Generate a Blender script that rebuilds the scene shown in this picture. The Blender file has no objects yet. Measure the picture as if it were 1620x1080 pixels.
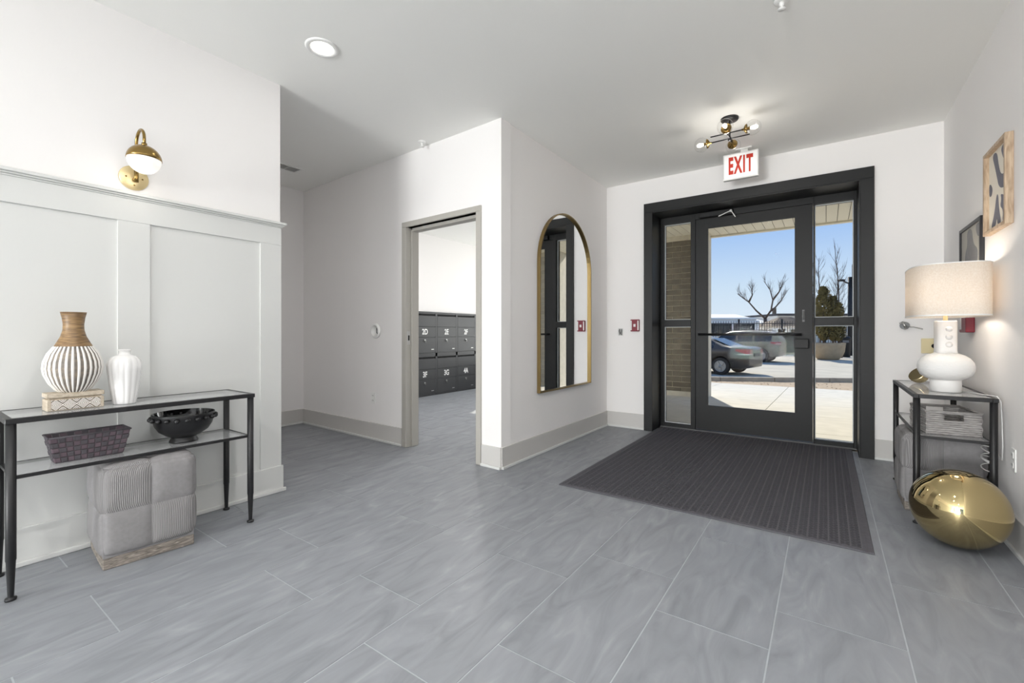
import bpy, bmesh, math, random
from mathutils import Vector, Matrix, noise as mnoise

random.seed(7)
scene = bpy.context.scene
COL = scene.collection
PI = math.pi

# ------------------------------------------------------------------ camera, sky, lights, exposure
cam_d = bpy.data.cameras.new('camera')
cam_d.sensor_width = 36.0
cam_d.lens = 707.0 / 1620.0 * 36.0
cam_d.shift_y = -13.0 / 1620.0
cam_d.clip_end = 400
cam = bpy.data.objects.new('camera', cam_d)
cam.location = (0, 0, 1.10)
cam.rotation_euler = (PI / 2, 0, math.atan2(497, 707))
COL.objects.link(cam)
scene.camera = cam

SUN_E, SKY_E, WIN_E, MAIL_E = 3.3, 0.62, 70.0, 40.0
CEIL_FILL_E, DOWN_E = 410.0, 11.0
EXPOSURE = 0.71
scene.view_settings.view_transform = 'Standard'
scene.view_settings.look = 'None'
scene.view_settings.gamma = 1.0
scene.view_settings.use_curve_mapping = False
scene.view_settings.exposure = EXPOSURE
try:
    scene.cycles.use_denoising = True
    scene.cycles.max_bounces = 14
    scene.cycles.diffuse_bounces = 10
    scene.cycles.transparent_max_bounces = 24
    scene.cycles.caustics_reflective = False
    scene.cycles.caustics_refractive = False
    scene.cycles.sample_clamp_indirect = 6.0
except Exception:
    pass

world = bpy.data.worlds.new('sky')
scene.world = world
world.use_nodes = True
wt = world.node_tree
wt.nodes.clear()
w_out = wt.nodes.new('ShaderNodeOutputWorld')
w_bg = wt.nodes.new('ShaderNodeBackground')
w_tc = wt.nodes.new('ShaderNodeTexCoord')
w_sep = wt.nodes.new('ShaderNodeSeparateXYZ')
w_rmp = wt.nodes.new('ShaderNodeValToRGB')
wt.links.new(w_tc.outputs['Generated'], w_sep.inputs[0])
wt.links.new(w_sep.outputs['Z'], w_rmp.inputs[0])
wt.links.new(w_rmp.outputs[0], w_bg.inputs[0])
wt.links.new(w_bg.outputs[0], w_out.inputs[0])
w_bg.inputs[1].default_value = SKY_E
els = w_rmp.color_ramp.elements
els[0].position = 0.0
els[0].color = (0.80, 0.88, 0.98, 1)
els[1].position = 1.0
els[1].color = (0.16, 0.29, 0.60, 1)
for p_, c_ in ((0.09, (0.66, 0.81, 0.99, 1)), (0.2, (0.40, 0.60, 0.97, 1)), (0.3, (0.32, 0.53, 0.95, 1)), (0.6, (0.21, 0.38, 0.76, 1))):
    e_ = els.new(p_)
    e_.color = c_


def light(name, kind, loc, energy, color=(1, 1, 1), rot=(0, 0, 0), **kw):
    d = bpy.data.lights.new(name, kind)
    d.energy = energy
    d.color = color
    for k, v in kw.items():
        setattr(d, k, v)
    o = bpy.data.objects.new(name, d)
    o.location = loc
    o.rotation_euler = rot
    COL.objects.link(o)
    return o


_el = math.radians(36.5)
_sd = Vector((-0.385 * math.cos(_el), 0.923 * math.cos(_el), math.sin(_el)))
sun = light('sun', 'SUN', (-10, 20, 20), SUN_E, (1.0, 0.93, 0.81), angle=math.radians(0.6))
sun.rotation_euler = _sd.to_track_quat('Z', 'Y').to_euler()
# daylight through the big windows behind the camera and in the mail room, plus an added ceiling fill
light('window_daylight', 'AREA', (-1.75, -7.28, 1.5), WIN_E, (1.0, 0.99, 0.99), (-PI / 2, 0, PI), shape='RECTANGLE', size=2.3, size_y=2.4)
light('ceiling_fill', 'AREA', (-1.75, -7.7, 0.75), CEIL_FILL_E, (1.0, 0.99, 0.99), (-PI / 2 - math.radians(42), 0, PI), shape='RECTANGLE', size=2.3, size_y=1.6)  # added lamp tilted upward to brighten the ceiling
light('mailroom_daylight', 'AREA', (-4.0, 7.98, 1.55), MAIL_E, (1.0, 0.99, 0.97), (-PI / 2, 0, 0), shape='RECTANGLE', size=2.6, size_y=2.0)


# ------------------------------------------------------------------ materials
def S(r, g, b):
    def f(c):
        c = c / 255.0
        return c / 12.92 if c <= 0.04045 else ((c + 0.055) / 1.055) ** 2.4
    return (f(r), f(g), f(b), 1.0)


def mat(name, color, rough=0.5, metal=0.0, spec=0.5, noise=0.0, nscale=8.0, bump=0.0, bscale=60.0, emit=None, estr=0.0, coat=0.0, stretch=(1, 1, 1)):
    m = bpy.data.materials.new(name)
    m.use_nodes = True
    nt = m.node_tree
    b = nt.nodes['Principled BSDF']
    b.inputs['Base Color'].default_value = color
    b.inputs['Roughness'].default_value = rough
    b.inputs['Metallic'].default_value = metal
    b.inputs['Specular IOR Level'].default_value = spec
    b.inputs['Coat Weight'].default_value = coat
    if emit:
        b.inputs['Emission Color'].default_value = emit
        b.inputs['Emission Strength'].default_value = estr
    if noise or bump:
        tc = nt.nodes.new('ShaderNodeTexCoord')
        mp = nt.nodes.new('ShaderNodeMapping')
        mp.inputs['Scale'].default_value = stretch
        nt.links.new(tc.outputs['Object'], mp.inputs[0])
        if noise:
            n = nt.nodes.new('ShaderNodeTexNoise')
            n.inputs['Scale'].default_value = nscale
            n.inputs['Detail'].default_value = 4
            nt.links.new(mp.outputs[0], n.inputs['Vector'])
            r = nt.nodes.new('ShaderNodeValToRGB')
            r.color_ramp.elements[0].position = 0.3
            r.color_ramp.elements[1].position = 0.7
            lo = [max(0, c * (1 - noise)) for c in color[:3]] + [1]
            hi = [min(1, c * (1 + noise)) for c in color[:3]] + [1]
            r.color_ramp.elements[0].color = lo
            r.color_ramp.elements[1].color = hi
            nt.links.new(n.outputs['Fac'], r.inputs[0])
            nt.links.new(r.outputs[0], b.inputs['Base Color'])
        if bump:
            n2 = nt.nodes.new('ShaderNodeTexNoise')
            n2.inputs['Scale'].default_value = bscale
            n2.inputs['Detail'].default_value = 3
            nt.links.new(mp.outputs[0], n2.inputs['Vector'])
            bp = nt.nodes.new('ShaderNodeBump')
            bp.inputs['Strength'].default_value = bump
            bp.inputs['Distance'].default_value = 0.004
            nt.links.new(n2.outputs['Fac'], bp.inputs['Height'])
            nt.links.new(bp.outputs[0], b.inputs['Normal'])
    return m


def glass_mat(name, tint=(1, 1, 1, 1), ior=1.5, rough=0.0):
    m = bpy.data.materials.new(name)
    m.use_nodes = True
    nt = m.node_tree
    nt.nodes.clear()
    out = nt.nodes.new('ShaderNodeOutputMaterial')
    mix = nt.nodes.new('ShaderNodeMixShader')
    tr = nt.nodes.new('ShaderNodeBsdfTransparent')
    gl = nt.nodes.new('ShaderNodeBsdfGlossy')
    lw = nt.nodes.new('ShaderNodeLayerWeight')
    lw.inputs['Blend'].default_value = 0.5
    pw = nt.nodes.new('ShaderNodeMath')
    pw.operation = 'POWER'
    pw.inputs[1].default_value = 5.0
    fr = nt.nodes.new('ShaderNodeMath')
    fr.operation = 'MULTIPLY_ADD'
    f0 = ((ior - 1) / (ior + 1)) ** 2
    fr.inputs[1].default_value = 1 - f0
    fr.inputs[2].default_value = f0
    nt.links.new(lw.outputs['Facing'], pw.inputs[0])
    nt.links.new(pw.outputs[0], fr.inputs[0])
    tr.inputs[0].default_value = tint
    gl.inputs['Roughness'].default_value = rough
    nt.links.new(fr.outputs[0], mix.inputs[0])
    nt.links.new(tr.outputs[0], mix.inputs[1])
    nt.links.new(gl.outputs[0], mix.inputs[2])
    nt.links.new(mix.outputs[0], out.inputs[0])
    return m


def milky(m, amount):
    nt = m.node_tree
    out = next(n for n in nt.nodes if n.type == 'OUTPUT_MATERIAL')
    src = out.inputs[0].links[0].from_socket
    d = nt.nodes.new('ShaderNodeBsdfDiffuse')
    d.inputs[0].default_value = (0.86, 0.87, 0.88, 1)
    mx = nt.nodes.new('ShaderNodeMixShader')
    mx.inputs[0].default_value = amount
    nt.links.new(src, mx.inputs[1])
    nt.links.new(d.outputs[0], mx.inputs[2])
    nt.links.new(mx.outputs[0], out.inputs[0])
    return m


def ramp_mat(name, stops, scale, stretch=(1, 1, 1), distort=1.0, rough=0.5, detail=6, per_object=False, bump=0.0, spec=0.5, kind='NOISE'):
    """noise driven colour ramp in object coordinates; per_object shifts the pattern for every object"""
    m = bpy.data.materials.new(name)
    m.use_nodes = True
    nt = m.node_tree
    b = nt.nodes['Principled BSDF']
    b.inputs['Roughness'].default_value = rough
    b.inputs['Specular IOR Level'].default_value = spec
    tc = nt.nodes.new('ShaderNodeTexCoord')
    mp = nt.nodes.new('ShaderNodeMapping')
    mp.inputs['Scale'].default_value = stretch
    src = tc.outputs['Object']
    if per_object:
        oi = nt.nodes.new('ShaderNodeObjectInfo')
        vm = nt.nodes.new('ShaderNodeVectorMath')
        vm.operation = 'MULTIPLY_ADD'
        cb = nt.nodes.new('ShaderNodeCombineXYZ')
        for i in range(3):
            nt.links.new(oi.outputs['Random'], cb.inputs[i])
        vm.inputs[1].default_value = (37.0, 53.0, 19.0)
        nt.links.new(cb.outputs[0], vm.inputs[0])
        nt.links.new(src, vm.inputs[2])
        src = vm.outputs[0]
    nt.links.new(src, mp.inputs[0])
    if kind == 'NOISE':
        n = nt.nodes.new('ShaderNodeTexNoise')
        n.inputs['Detail'].default_value = detail
        n.inputs['Distortion'].default_value = distort
        fac = n.outputs['Fac']
    else:
        n = nt.nodes.new('ShaderNodeTexWave')
        n.wave_type = 'BANDS'
        n.bands_direction = kind
        n.inputs['Distortion'].default_value = distort
        n.inputs['Detail'].default_value = detail
        fac = n.outputs['Fac']
    n.inputs['Scale'].default_value = scale
    nt.links.new(mp.outputs[0], n.inputs['Vector'])
    r = nt.nodes.new('ShaderNodeValToRGB')
    el = r.color_ramp.elements
    el[0].position, el[0].color = stops[0]
    el[1].position, el[1].color = stops[-1]
    for p, c in stops[1:-1]:
        e = el.new(p)
        e.color = c
    nt.links.new(fac, r.inputs[0])
    nt.links.new(r.outputs[0], b.inputs['Base Color'])
    if bump:
        bp = nt.nodes.new('ShaderNodeBump')
        bp.inputs['Strength'].default_value = bump
        bp.inputs['Distance'].default_value = 0.003
        nt.links.new(fac, bp.inputs['Height'])
        nt.links.new(bp.outputs[0], b.inputs['Normal'])
    return m


M = {}
M['wall'] = mat('wall_paint', S(239, 237, 236), 0.85, spec=0.2, bump=0.03, bscale=220)
M['ceil'] = mat('ceiling_paint', S(241, 241, 238), 0.9, spec=0.15, bump=0.03, bscale=150)
M['wains'] = mat('wainscot_paint', S(213, 214, 212), 0.5, spec=0.35)
M['base'] = mat('baseboard_paint', S(200, 198, 195), 0.5, spec=0.35)
M['metalframe'] = mat('door_frame_paint', S(176, 173, 166), 0.45, spec=0.4)
M['black'] = mat('black_satin_paint', S(24, 25, 26), 0.45, spec=0.35, noise=0.06, nscale=3)
M['blackmetal'] = mat('black_powder_coat', S(25, 25, 27), 0.42, spec=0.5)
M['alu'] = mat('dark_bronze_aluminium', S(19, 20, 21), 0.48, spec=0.32, noise=0.08, nscale=2)
M['gasket'] = mat('clear_sealant', S(200, 204, 205), 0.4)
M['steel'] = mat('brushed_steel', S(190, 190, 188), 0.3, metal=1.0)
M['brass'] = mat('antique_brass', S(150, 124, 74), 0.24, metal=1.0, noise=0.08, nscale=6)
M['brasspale'] = mat('pale_brass', S(232, 212, 164), 0.38, metal=0.7)
M['gold'] = mat('polished_gold', S(208, 188, 140), 0.035, metal=1.0)
M['goldpale'] = mat('pale_gold', S(226, 208, 165), 0.25, metal=1.0)
M['mirror'] = mat('mirror_silver', (0.92, 0.93, 0.93, 1), 0.0, metal=1.0)
M['mirrorframe'] = mat('mirror_brass', S(156, 134, 90), 0.34, metal=1.0)
M['glass'] = glass_mat('window_glass', (0.95, 0.96, 0.955, 1), 1.08)
M['globe'] = glass_mat('globe_glass', (0.975, 0.975, 0.975, 1), 1.42)
M['tableglass'] = milky(glass_mat('table_glass', (0.97, 0.975, 0.98, 1), 1.55), 0.22)
M['white'] = mat('white_plastic', S(236, 236, 234), 0.4)
M['whitemetal'] = mat('white_enamel', S(232, 232, 230), 0.45)
M['opal'] = mat('opal_glass', S(250, 248, 244), 0.25, emit=(1, 0.95, 0.9, 1), estr=0.22)
M['lamp_on'] = mat('lit_diffuser', S(255, 255, 255), 0.5, emit=(1, 0.96, 0.9, 1), estr=9.0)
M['bulb'] = mat('lit_bulb', S(255, 240, 215), 0.3, emit=(1, 0.88, 0.68, 1), estr=3.0)
M['red'] = mat('red_alarm_plastic', S(122, 22, 42), 0.4)
M['redtext'] = mat('red_letters', S(196, 46, 22), 0.5, emit=S(214, 52, 24), estr=0.06)
M['signface'] = mat('backlit_sign_face', S(240, 240, 238), 0.4, emit=(1, 1, 1, 1), estr=0.12)
M['grey'] = mat('grey_plastic', S(120, 121, 122), 0.5)
M['beige'] = mat('ivory_plate', S(226, 212, 168), 0.45)
M['darkslot'] = mat('dark_gap', S(14, 14, 15), 0.9)
M['mail'] = mat('charcoal_metal', S(46, 47, 49), 0.38, spec=0.5, noise=0.05, nscale=2)
M['grout'] = mat('grout', S(174, 178, 183), 0.9, noise=0.06, nscale=20)
M['mat'] = mat('rubber_mat', S(94, 93, 98), 0.85, spec=0.25, noise=0.08, nscale=40)
M['matrib'] = mat('rubber_rib', S(73, 72, 77), 0.8, spec=0.3)
M['matline'] = mat('worn_rubber_line', S(104, 103, 108), 0.85, spec=0.25)
M['ceramic'] = mat('white_glaze', S(238, 237, 236), 0.12, spec=0.5, coat=0.4)
M['lampceramic'] = mat('white_textured_ceramic', S(232, 231, 229), 0.6, bump=0.9, bscale=55, stretch=(1, 1, 2.2))
M['lampsmooth'] = mat('white_matt_ceramic', S(234, 232, 230), 0.6, bump=0.2, bscale=80)
M['blackceramic'] = mat('black_matt_ceramic', S(24, 24, 26), 0.38, spec=0.5)
M['blackglaze'] = mat('black_glaze', S(10, 10, 11), 0.05, spec=0.6, coat=0.6)
M['cord'] = mat('clear_cord', S(215, 215, 214), 0.3)
M['frameoak'] = ramp_mat('oak_frame', [(0.3, S(158, 132, 106)), (0.7, S(206, 184, 158))], 5, (14, 14, 2), 0.6, 0.5)
M['frameblack'] = mat('black_frame', S(26, 25, 30), 0.4)
M['paper'] = mat('art_paper', S(226, 219, 206), 0.8)
M['papergrey'] = mat('grey_art_paper', S(176, 173, 166), 0.8)
M['ink'] = mat('slate_ink', S(112, 112, 122), 0.85, noise=0.08, nscale=20)
M['ink2'] = mat('grey_ink', S(132, 132, 134), 0.85, noise=0.08, nscale=20)
M['tile'] = ramp_mat('floor_tile', [(0.22, S(124, 127, 132)), (0.45, S(138, 141, 146)), (0.6, S(145, 148, 153)), (0.8, S(160, 163, 167))], 3.0, (3.6, 0.9, 1), 1.6, 0.45, 9, per_object=True, spec=0.35)
M['woodneck'] = ramp_mat('turned_mango_wood', [(0.25, S(78, 56, 38)), (0.5, S(132, 104, 70)), (0.75, S(170, 140, 100))], 6, (2, 2, 16), 1.2, 0.45, 5)
M['stripewood'] = ramp_mat('grey_washed_wood', [(0.3, S(96, 92, 90)), (0.7, S(146, 134, 118))], 4, (3, 3, 8), 0.8, 0.7)
M['stripewhite'] = mat('white_carved_ridge', S(238, 235, 230), 0.6)
M['boxwood'] = ramp_mat('washed_box_wood', [(0.3, S(170, 156, 136)), (0.7, S(208, 197, 180))], 5, (2, 12, 12), 0.6, 0.7)
M['rustic'] = ramp_mat('rustic_wood', [(0.25, S(84, 78, 72)), (0.5, S(130, 122, 114)), (0.75, S(172, 163, 153))], 4, (3, 3, 16), 2.2, 0.75, 6, bump=0.5)
M['fabric'] = mat('grey_linen', S(140, 138, 139), 0.95, spec=0.15, noise=0.06, nscale=60, bump=0.25, bscale=420)
M['strapa'] = mat('plum_strap', S(98, 84, 92), 0.7, bump=0.3, bscale=300, noise=0.1, nscale=14)
M['strapb'] = mat('charcoal_strap', S(78, 74, 79), 0.7, bump=0.3, bscale=300, noise=0.1, nscale=14)
M['seagrass'] = ramp_mat('grey_woven_seagrass', [(0.25, S(112, 108, 106)), (0.5, S(166, 162, 160)), (0.8, S(206, 203, 202))], 9, (2, 2, 26), 0.8, 0.8, 5, bump=0.8)
M['shade'] = None
# outdoors
M['brick'] = ramp_mat('brown_brick', [(0.25, S(98, 90, 78)), (0.55, S(120, 111, 96)), (0.85, S(142, 131, 114))], 6, (1, 1, 1), 0.4, 0.75, 5, per_object=True)
M['litbrick'] = ramp_mat('lit_brick', [(0.25, S(172, 164, 150)), (0.55, S(196, 188, 174)), (0.85, S(214, 207, 194))], 6, (1, 1, 1), 0.4, 0.75, 5, per_object=True)  # brick coloured lighter to stand for sunlight and reflections on it
M['mortar'] = mat('pale_mortar', S(214, 205, 184), 0.9, noise=0.08, nscale=20)
M['stone'] = mat('stone_and_lit_end', S(206, 200, 186), 0.85, noise=0.08, nscale=10)  # stone parts, and brick wall ends coloured as if lit
M['soffit'] = mat('cream_vinyl_soffit', S(226, 219, 200), 0.5)
M['concrete'] = mat('pale_concrete', S(214, 209, 198), 0.9, spec=0.2, noise=0.07, nscale=5, bump=0.1, bscale=120)
M['asphalt'] = mat('pale_parking_concrete', S(198, 190, 174), 0.9, spec=0.2, noise=0.1, nscale=1.2)
M['dirt'] = mat('dry_dirt_gravel', S(186, 166, 142), 0.95, spec=0.1, noise=0.18, nscale=9, bump=0.6, bscale=30)
M['curb'] = mat('weathered_curb', S(176, 164, 146), 0.9, noise=0.15, nscale=4)
M['carpaint'] = mat('dark_metallic_paint', S(70, 62, 54), 0.35, coat=0.3)
M['suvpaint'] = mat('taupe_metallic_paint', S(106, 95, 80), 0.35, coat=0.3)
M['carglass'] = mat('dark_car_glass', S(26, 32, 38), 0.05, spec=0.8)
M['tyre'] = mat('tyre_rubber', S(52, 47, 42), 0.9)
M['rim'] = mat('alloy_rim', S(160, 156, 150), 0.35, metal=0.6)
M['tail'] = mat('red_tail_lamp', S(150, 22, 26), 0.15, coat=0.6)
M['tailwhite'] = mat('white_tail_lens', S(232, 222, 214), 0.2)
M['bark'] = mat('grey_bark', S(92, 80, 72), 0.95, noise=0.2, nscale=6)
M['leaf'] = ramp_mat('evergreen_foliage', [(0.25, S(76, 70, 42)), (0.55, S(120, 108, 66)), (0.85, S(156, 138, 88))], 3.0, (1, 1, 1), 0.5, 0.9, 4)
M['planter'] = mat('tan_concrete_planter', S(186, 162, 130), 0.9, noise=0.08, nscale=5)
M['iron'] = mat('black_iron', S(36, 36, 38), 0.6)
M['whitepaint'] = mat('white_van_paint', S(240, 236, 228), 0.4)
M['whitewall'] = mat('pale_siding', S(238, 226, 208), 0.8, noise=0.06, nscale=0.4)
M['roof'] = mat('brown_shingle', S(128, 110, 92), 0.9, noise=0.12, nscale=3)
M['roofdark'] = mat('dark_roof_edge', S(84, 80, 78), 0.9)


def shade_mat():
    m = bpy.data.materials.new('linen_lamp_shade')
    m.use_nodes = True
    nt = m.node_tree
    nt.nodes.clear()
    out = nt.nodes.new('ShaderNodeOutputMaterial')
    mix = nt.nodes.new('ShaderNodeMixShader')
    d = nt.nodes.new('ShaderNodeBsdfDiffuse')
    t = nt.nodes.new('ShaderNodeBsdfTranslucent')
    tc = nt.nodes.new('ShaderNodeTexCoord')
    n = nt.nodes.new('ShaderNodeTexNoise')
    n.inputs['Scale'].default_value = 130
    r = nt.nodes.new('ShaderNodeValToRGB')
    r.color_ramp.elements[0].color = S(238, 229, 218)
    r.color_ramp.elements[1].color = S(247, 241, 233)
    r.color_ramp.elements[0].position = 0.3
    r.color_ramp.elements[1].position = 0.7
    nt.links.new(tc.outputs['Object'], n.inputs['Vector'])
    nt.links.new(n.outputs['Fac'], r.inputs[0])
    nt.links.new(r.outputs[0], d.inputs[0])
    nt.links.new(r.outputs[0], t.inputs[0])
    mix.inputs[0].default_value = 0.35
    nt.links.new(d.outputs[0], mix.inputs[1])
    nt.links.new(t.outputs[0], mix.inputs[2])
    nt.links.new(mix.outputs[0], out.inputs[0])
    return m


M['shade'] = shade_mat()


def corduroy_mat():
    m = bpy.data.materials.new('grey_corduroy')
    m.use_nodes = True
    nt = m.node_tree
    b = nt.nodes['Principled BSDF']
    b.inputs['Roughness'].default_value = 0.95
    b.inputs['Specular IOR Level'].default_value = 0.15
    tc = nt.nodes.new('ShaderNodeTexCoord')
    sep = nt.nodes.new('ShaderNodeSeparateXYZ')
    nt.links.new(tc.outputs['Object'], sep.inputs[0])
    add = nt.nodes.new('ShaderNodeMath')
    add.operation = 'ADD'
    nt.links.new(sep.outputs['X'], add.inputs[0])
    nt.links.new(sep.outputs['Y'], add.inputs[1])
    mul = nt.nodes.new('ShaderNodeMath')
    mul.operation = 'MULTIPLY'
    mul.inputs[1].default_value = 2 * PI / 0.0075
    nt.links.new(add.outputs[0], mul.inputs[0])
    sn = nt.nodes.new('ShaderNodeMath')
    sn.operation = 'SINE'
    nt.links.new(mul.outputs[0], sn.inputs[0])
    r = nt.nodes.new('ShaderNodeMapRange')
    r.inputs['From Min'].default_value = -1
    r.inputs['From Max'].default_value = 1
    nt.links.new(sn.outputs[0], r.inputs['Value'])
    cr = nt.nodes.new('ShaderNodeValToRGB')
    cr.color_ramp.elements[0].color = S(126, 124, 125)
    cr.color_ramp.elements[1].color = S(152, 150, 150)
    nt.links.new(r.outputs[0], cr.inputs[0])
    nt.links.new(cr.outputs[0], b.inputs['Base Color'])
    bp = nt.nodes.new('ShaderNodeBump')
    bp.inputs['Strength'].default_value = 0.6
    bp.inputs['Distance'].default_value = 0.002
    nt.links.new(r.outputs[0], bp.inputs['Height'])
    nt.links.new(bp.outputs[0], b.inputs['Normal'])
    return m


M['corduroy'] = corduroy_mat()


# ------------------------------------------------------------------ mesh helpers
class MB:
    def __init__(s):
        s.v, s.f, s.sm, s.mi = [], [], [], []

    def add(s, vs, fs, smooth=False, mi=0, X=None):
        o = len(s.v)
        for p in vs:
            p = Vector(p)
            s.v.append(X @ p if X else p)
        for f in fs:
            s.f.append([i + o for i in f])
            s.sm.append(smooth)
            s.mi.append(mi)
        return s

    def box(s, x0, x1, y0, y1, z0, z1, mi=0, X=None):
        v = [(x, y, z) for z in (z0, z1) for y in (y0, y1) for x in (x0, x1)]
        f = [(0, 2, 3, 1), (4, 5, 7, 6), (0, 1, 5, 4), (2, 6, 7, 3), (0, 4, 6, 2), (1, 3, 7, 5)]
        return s.add(v, f, False, mi, X)

    def loft(s, rings, smooth=True, caps=True, mi=0, X=None, closed=True):
        n = len(rings[0])
        v = [p for r in rings for p in r]
        f = []
        for i in range(len(rings) - 1):
            for j in range(n if closed else n - 1):
                k = (j + 1) % n
                f.append((i * n + j, i * n + k, (i + 1) * n + k, (i + 1) * n + j))
        s.add(v, f, smooth, mi, X)
        if caps and closed:
            o = len(s.v) - len(v)
            s.f.append([o + j for j in reversed(range(n))])
            s.f.append([o + (len(rings) - 1) * n + j for j in range(n)])
            s.sm += [False, False]
            s.mi += [mi, mi]
        return s

    def tube(s, pts, r, n=10, smooth=True, mi=0, X=None, caps=True):
        pts = [Vector(p) for p in pts]
        rs = r if isinstance(r, (list, tuple)) else [r] * len(pts)
        rings = []
        t0 = (pts[1] - pts[0]).normalized()
        a = Vector((0, 0, 1)) if abs(t0.z) < 0.9 else Vector((1, 0, 0))
        u = t0.cross(a).normalized()
        for i, p in enumerate(pts):
            if i == 0:
                t = t0
            elif i == len(pts) - 1:
                t = (pts[i] - pts[i - 1]).normalized()
            else:
                t = ((pts[i + 1] - p).normalized() + (p - pts[i - 1]).normalized())
                t = t.normalized() if t.length > 1e-6 else (pts[i + 1] - p).normalized()
            u = (u - t * u.dot(t))
            u = u.normalized() if u.length > 1e-6 else t.orthogonal().normalized()
            w = t.cross(u)
            rings.append([p + (u * math.cos(2 * PI * k / n) + w * math.sin(2 * PI * k / n)) * rs[i] for k in range(n)])
        return s.loft(rings, smooth, caps, mi, X)

    def lathe(s, prof, n=32, smooth=True, mi=0, X=None, f=None, caps=True):
        rings = []
        for r, z in prof:
            ring = []
            for k in range(n):
                a = 2 * PI * k / n
                rr = r * (f(a, z) if f else 1.0)
                ring.append((rr * math.cos(a), rr * math.sin(a), z))
            rings.append(ring)
        return s.loft(rings, smooth, caps, mi, X)

    def sphere(s, c, r, n=20, m=12, mi=0, sc=(1, 1, 1), z0=-1.0, z1=1.0):
        prof = []
        a0, a1 = math.asin(z0), math.asin(z1)
        for i in range(m + 1):
            a = a0 + (a1 - a0) * i / m
            prof.append((max(r * math.cos(a), 1e-5), r * math.sin(a)))
        return s.lathe(prof, n, True, mi, Matrix.Translation(c) @ Matrix.Diagonal((sc[0], sc[1], sc[2], 1)))

    def prism(s, pts, h, mi=0, X=None):
        """polygon in local XY extruded from z=0 to z=h"""
        n = len(pts)
        v = [(x, y, 0) for x, y in pts] + [(x, y, h) for x, y in pts]
        f = [tuple(reversed(range(n))), tuple(range(n, 2 * n))]
        f += [(i, (i + 1) % n, n + (i + 1) % n, n + i) for i in range(n)]
        return s.add(v, f, False, mi, X)

    def mesh(s, name, mats, bevel=0.0, seg=2, fix=True):
        me = bpy.data.meshes.new(name)
        me.from_pydata([tuple(p) for p in s.v], [], s.f)
        me.polygons.foreach_set('use_smooth', s.sm)
        me.polygons.foreach_set('material_index', s.mi)
        for m in (mats if isinstance(mats, (list, tuple)) else [mats]):
            me.materials.append(m)
        if fix or bevel:
            bm = bmesh.new()
            bm.from_mesh(me)
            if fix:
                bmesh.ops.recalc_face_normals(bm, faces=bm.faces)
            if bevel:
                es = [e for e in bm.edges if len(e.link_faces) == 2 and e.calc_face_angle(0) > 0.6]
                bmesh.ops.bevel(bm, geom=es, offset=bevel, segments=seg, profile=0.5, affect='EDGES')
            bm.to_mesh(me)
            bm.free()
        me.update()
        return me

    def build(s, name, mats, parent=None, loc=(0, 0, 0), rot=(0, 0, 0), bevel=0.0, seg=2, fix=True):
        return link(name, s.mesh(name, mats, bevel, seg, fix), parent, loc, rot)


def link(name, me, parent=None, loc=(0, 0, 0), rot=(0, 0, 0)):
    o = bpy.data.objects.new(name, me)
    o.location = loc
    o.rotation_euler = rot
    COL.objects.link(o)
    if parent:
        o.parent = parent
    return o


def tag(o, label=None, cat=None, group=None, kind=None):
    for k, v in (('label', label), ('category', cat), ('group', group), ('kind', kind)):
        if v:
            o[k] = v
    return o


def thing(name, label, cat, loc=(0, 0, 0), rz=0.0, group=None):
    o = link(name, None, None, loc, (0, 0, rz))
    o.empty_display_size = 0.1
    return tag(o, label, cat, group)


def structure(name, loc=(0, 0, 0), rz=0.0, label=None):
    o = link(name, None, None, loc, (0, 0, rz))
    o.empty_display_size = 0.1
    return tag(o, label=label, kind='structure')


def sbox(name, m, *boxes, parent=None, bevel=0.0, label=None, loc=(0, 0, 0), rot=(0, 0, 0)):
    b = MB()
    for q in boxes:
        b.box(*q)
    o = b.build(name, m, parent, loc, rot, bevel)
    if not parent:
        tag(o, label=label, kind='structure')
    return o


def bx(name, m, parent, x0, x1, y0, y1, z0, z1, bevel=0.0, seg=2):
    return MB().box(x0, x1, y0, y1, z0, z1).build(name, m, parent, bevel=bevel, seg=seg)


def dup(root, loc=None, rz=None, label=None, group=None):
    c = root.copy()
    COL.objects.link(c)
    if loc is not None:
        c.location = loc
    if rz is not None:
        c.rotation_euler = (0, 0, rz)
    if label:
        c['label'] = label
    if group:
        c['group'] = group
    for ch in root.children:
        d = ch.copy()
        COL.objects.link(d)
        d.parent = c
        for g in ch.children:
            e = g.copy()
            COL.objects.link(e)
            e.parent = d
    return c


def text_mesh(body, size, depth=0.001, sx=1.0, bold=0.0):
    cu = bpy.data.curves.new('lettering', 'FONT')
    cu.body = body
    cu.size = size
    cu.extrude = depth
    cu.offset = bold
    cu.align_x = 'CENTER'
    cu.align_y = 'CENTER'
    o = bpy.data.objects.new('lettering', cu)
    COL.objects.link(o)
    dg = bpy.context.evaluated_depsgraph_get()
    dg.update()
    me = bpy.data.meshes.new_from_object(o.evaluated_get(dg))
    bpy.data.objects.remove(o)
    me.transform(Matrix.Diagonal((sx, 1, 1, 1)))
    return me


def frame_rect(b, axis, a0, a1, z0, z1, d0, d1, w):
    """four bars of a rectangular frame; axis 'x' = spans x and z with depth y"""
    bars = ((a0, a0 + w, z0, z1), (a1 - w, a1, z0, z1), (a0 + w, a1 - w, z0, z0 + w), (a0 + w, a1 - w, z1 - w, z1))
    for p0, p1, q0, q1 in bars:
        if axis == 'x':
            b.box(p0, p1, d0, d1, q0, q1)
        else:
            b.box(d0, d1, p0, p1, q0, q1)
    return b


# ------------------------------------------------------------------ room shell
HC = 2.84          # ceiling height
YD = 5.034         # lobby face of the door wall
XM = -2.15         # lobby face of the mirror wall
XR = 0.79          # right wall
XL = -3.135        # painted left wall
XB = -5.75         # mailbox wall

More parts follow.
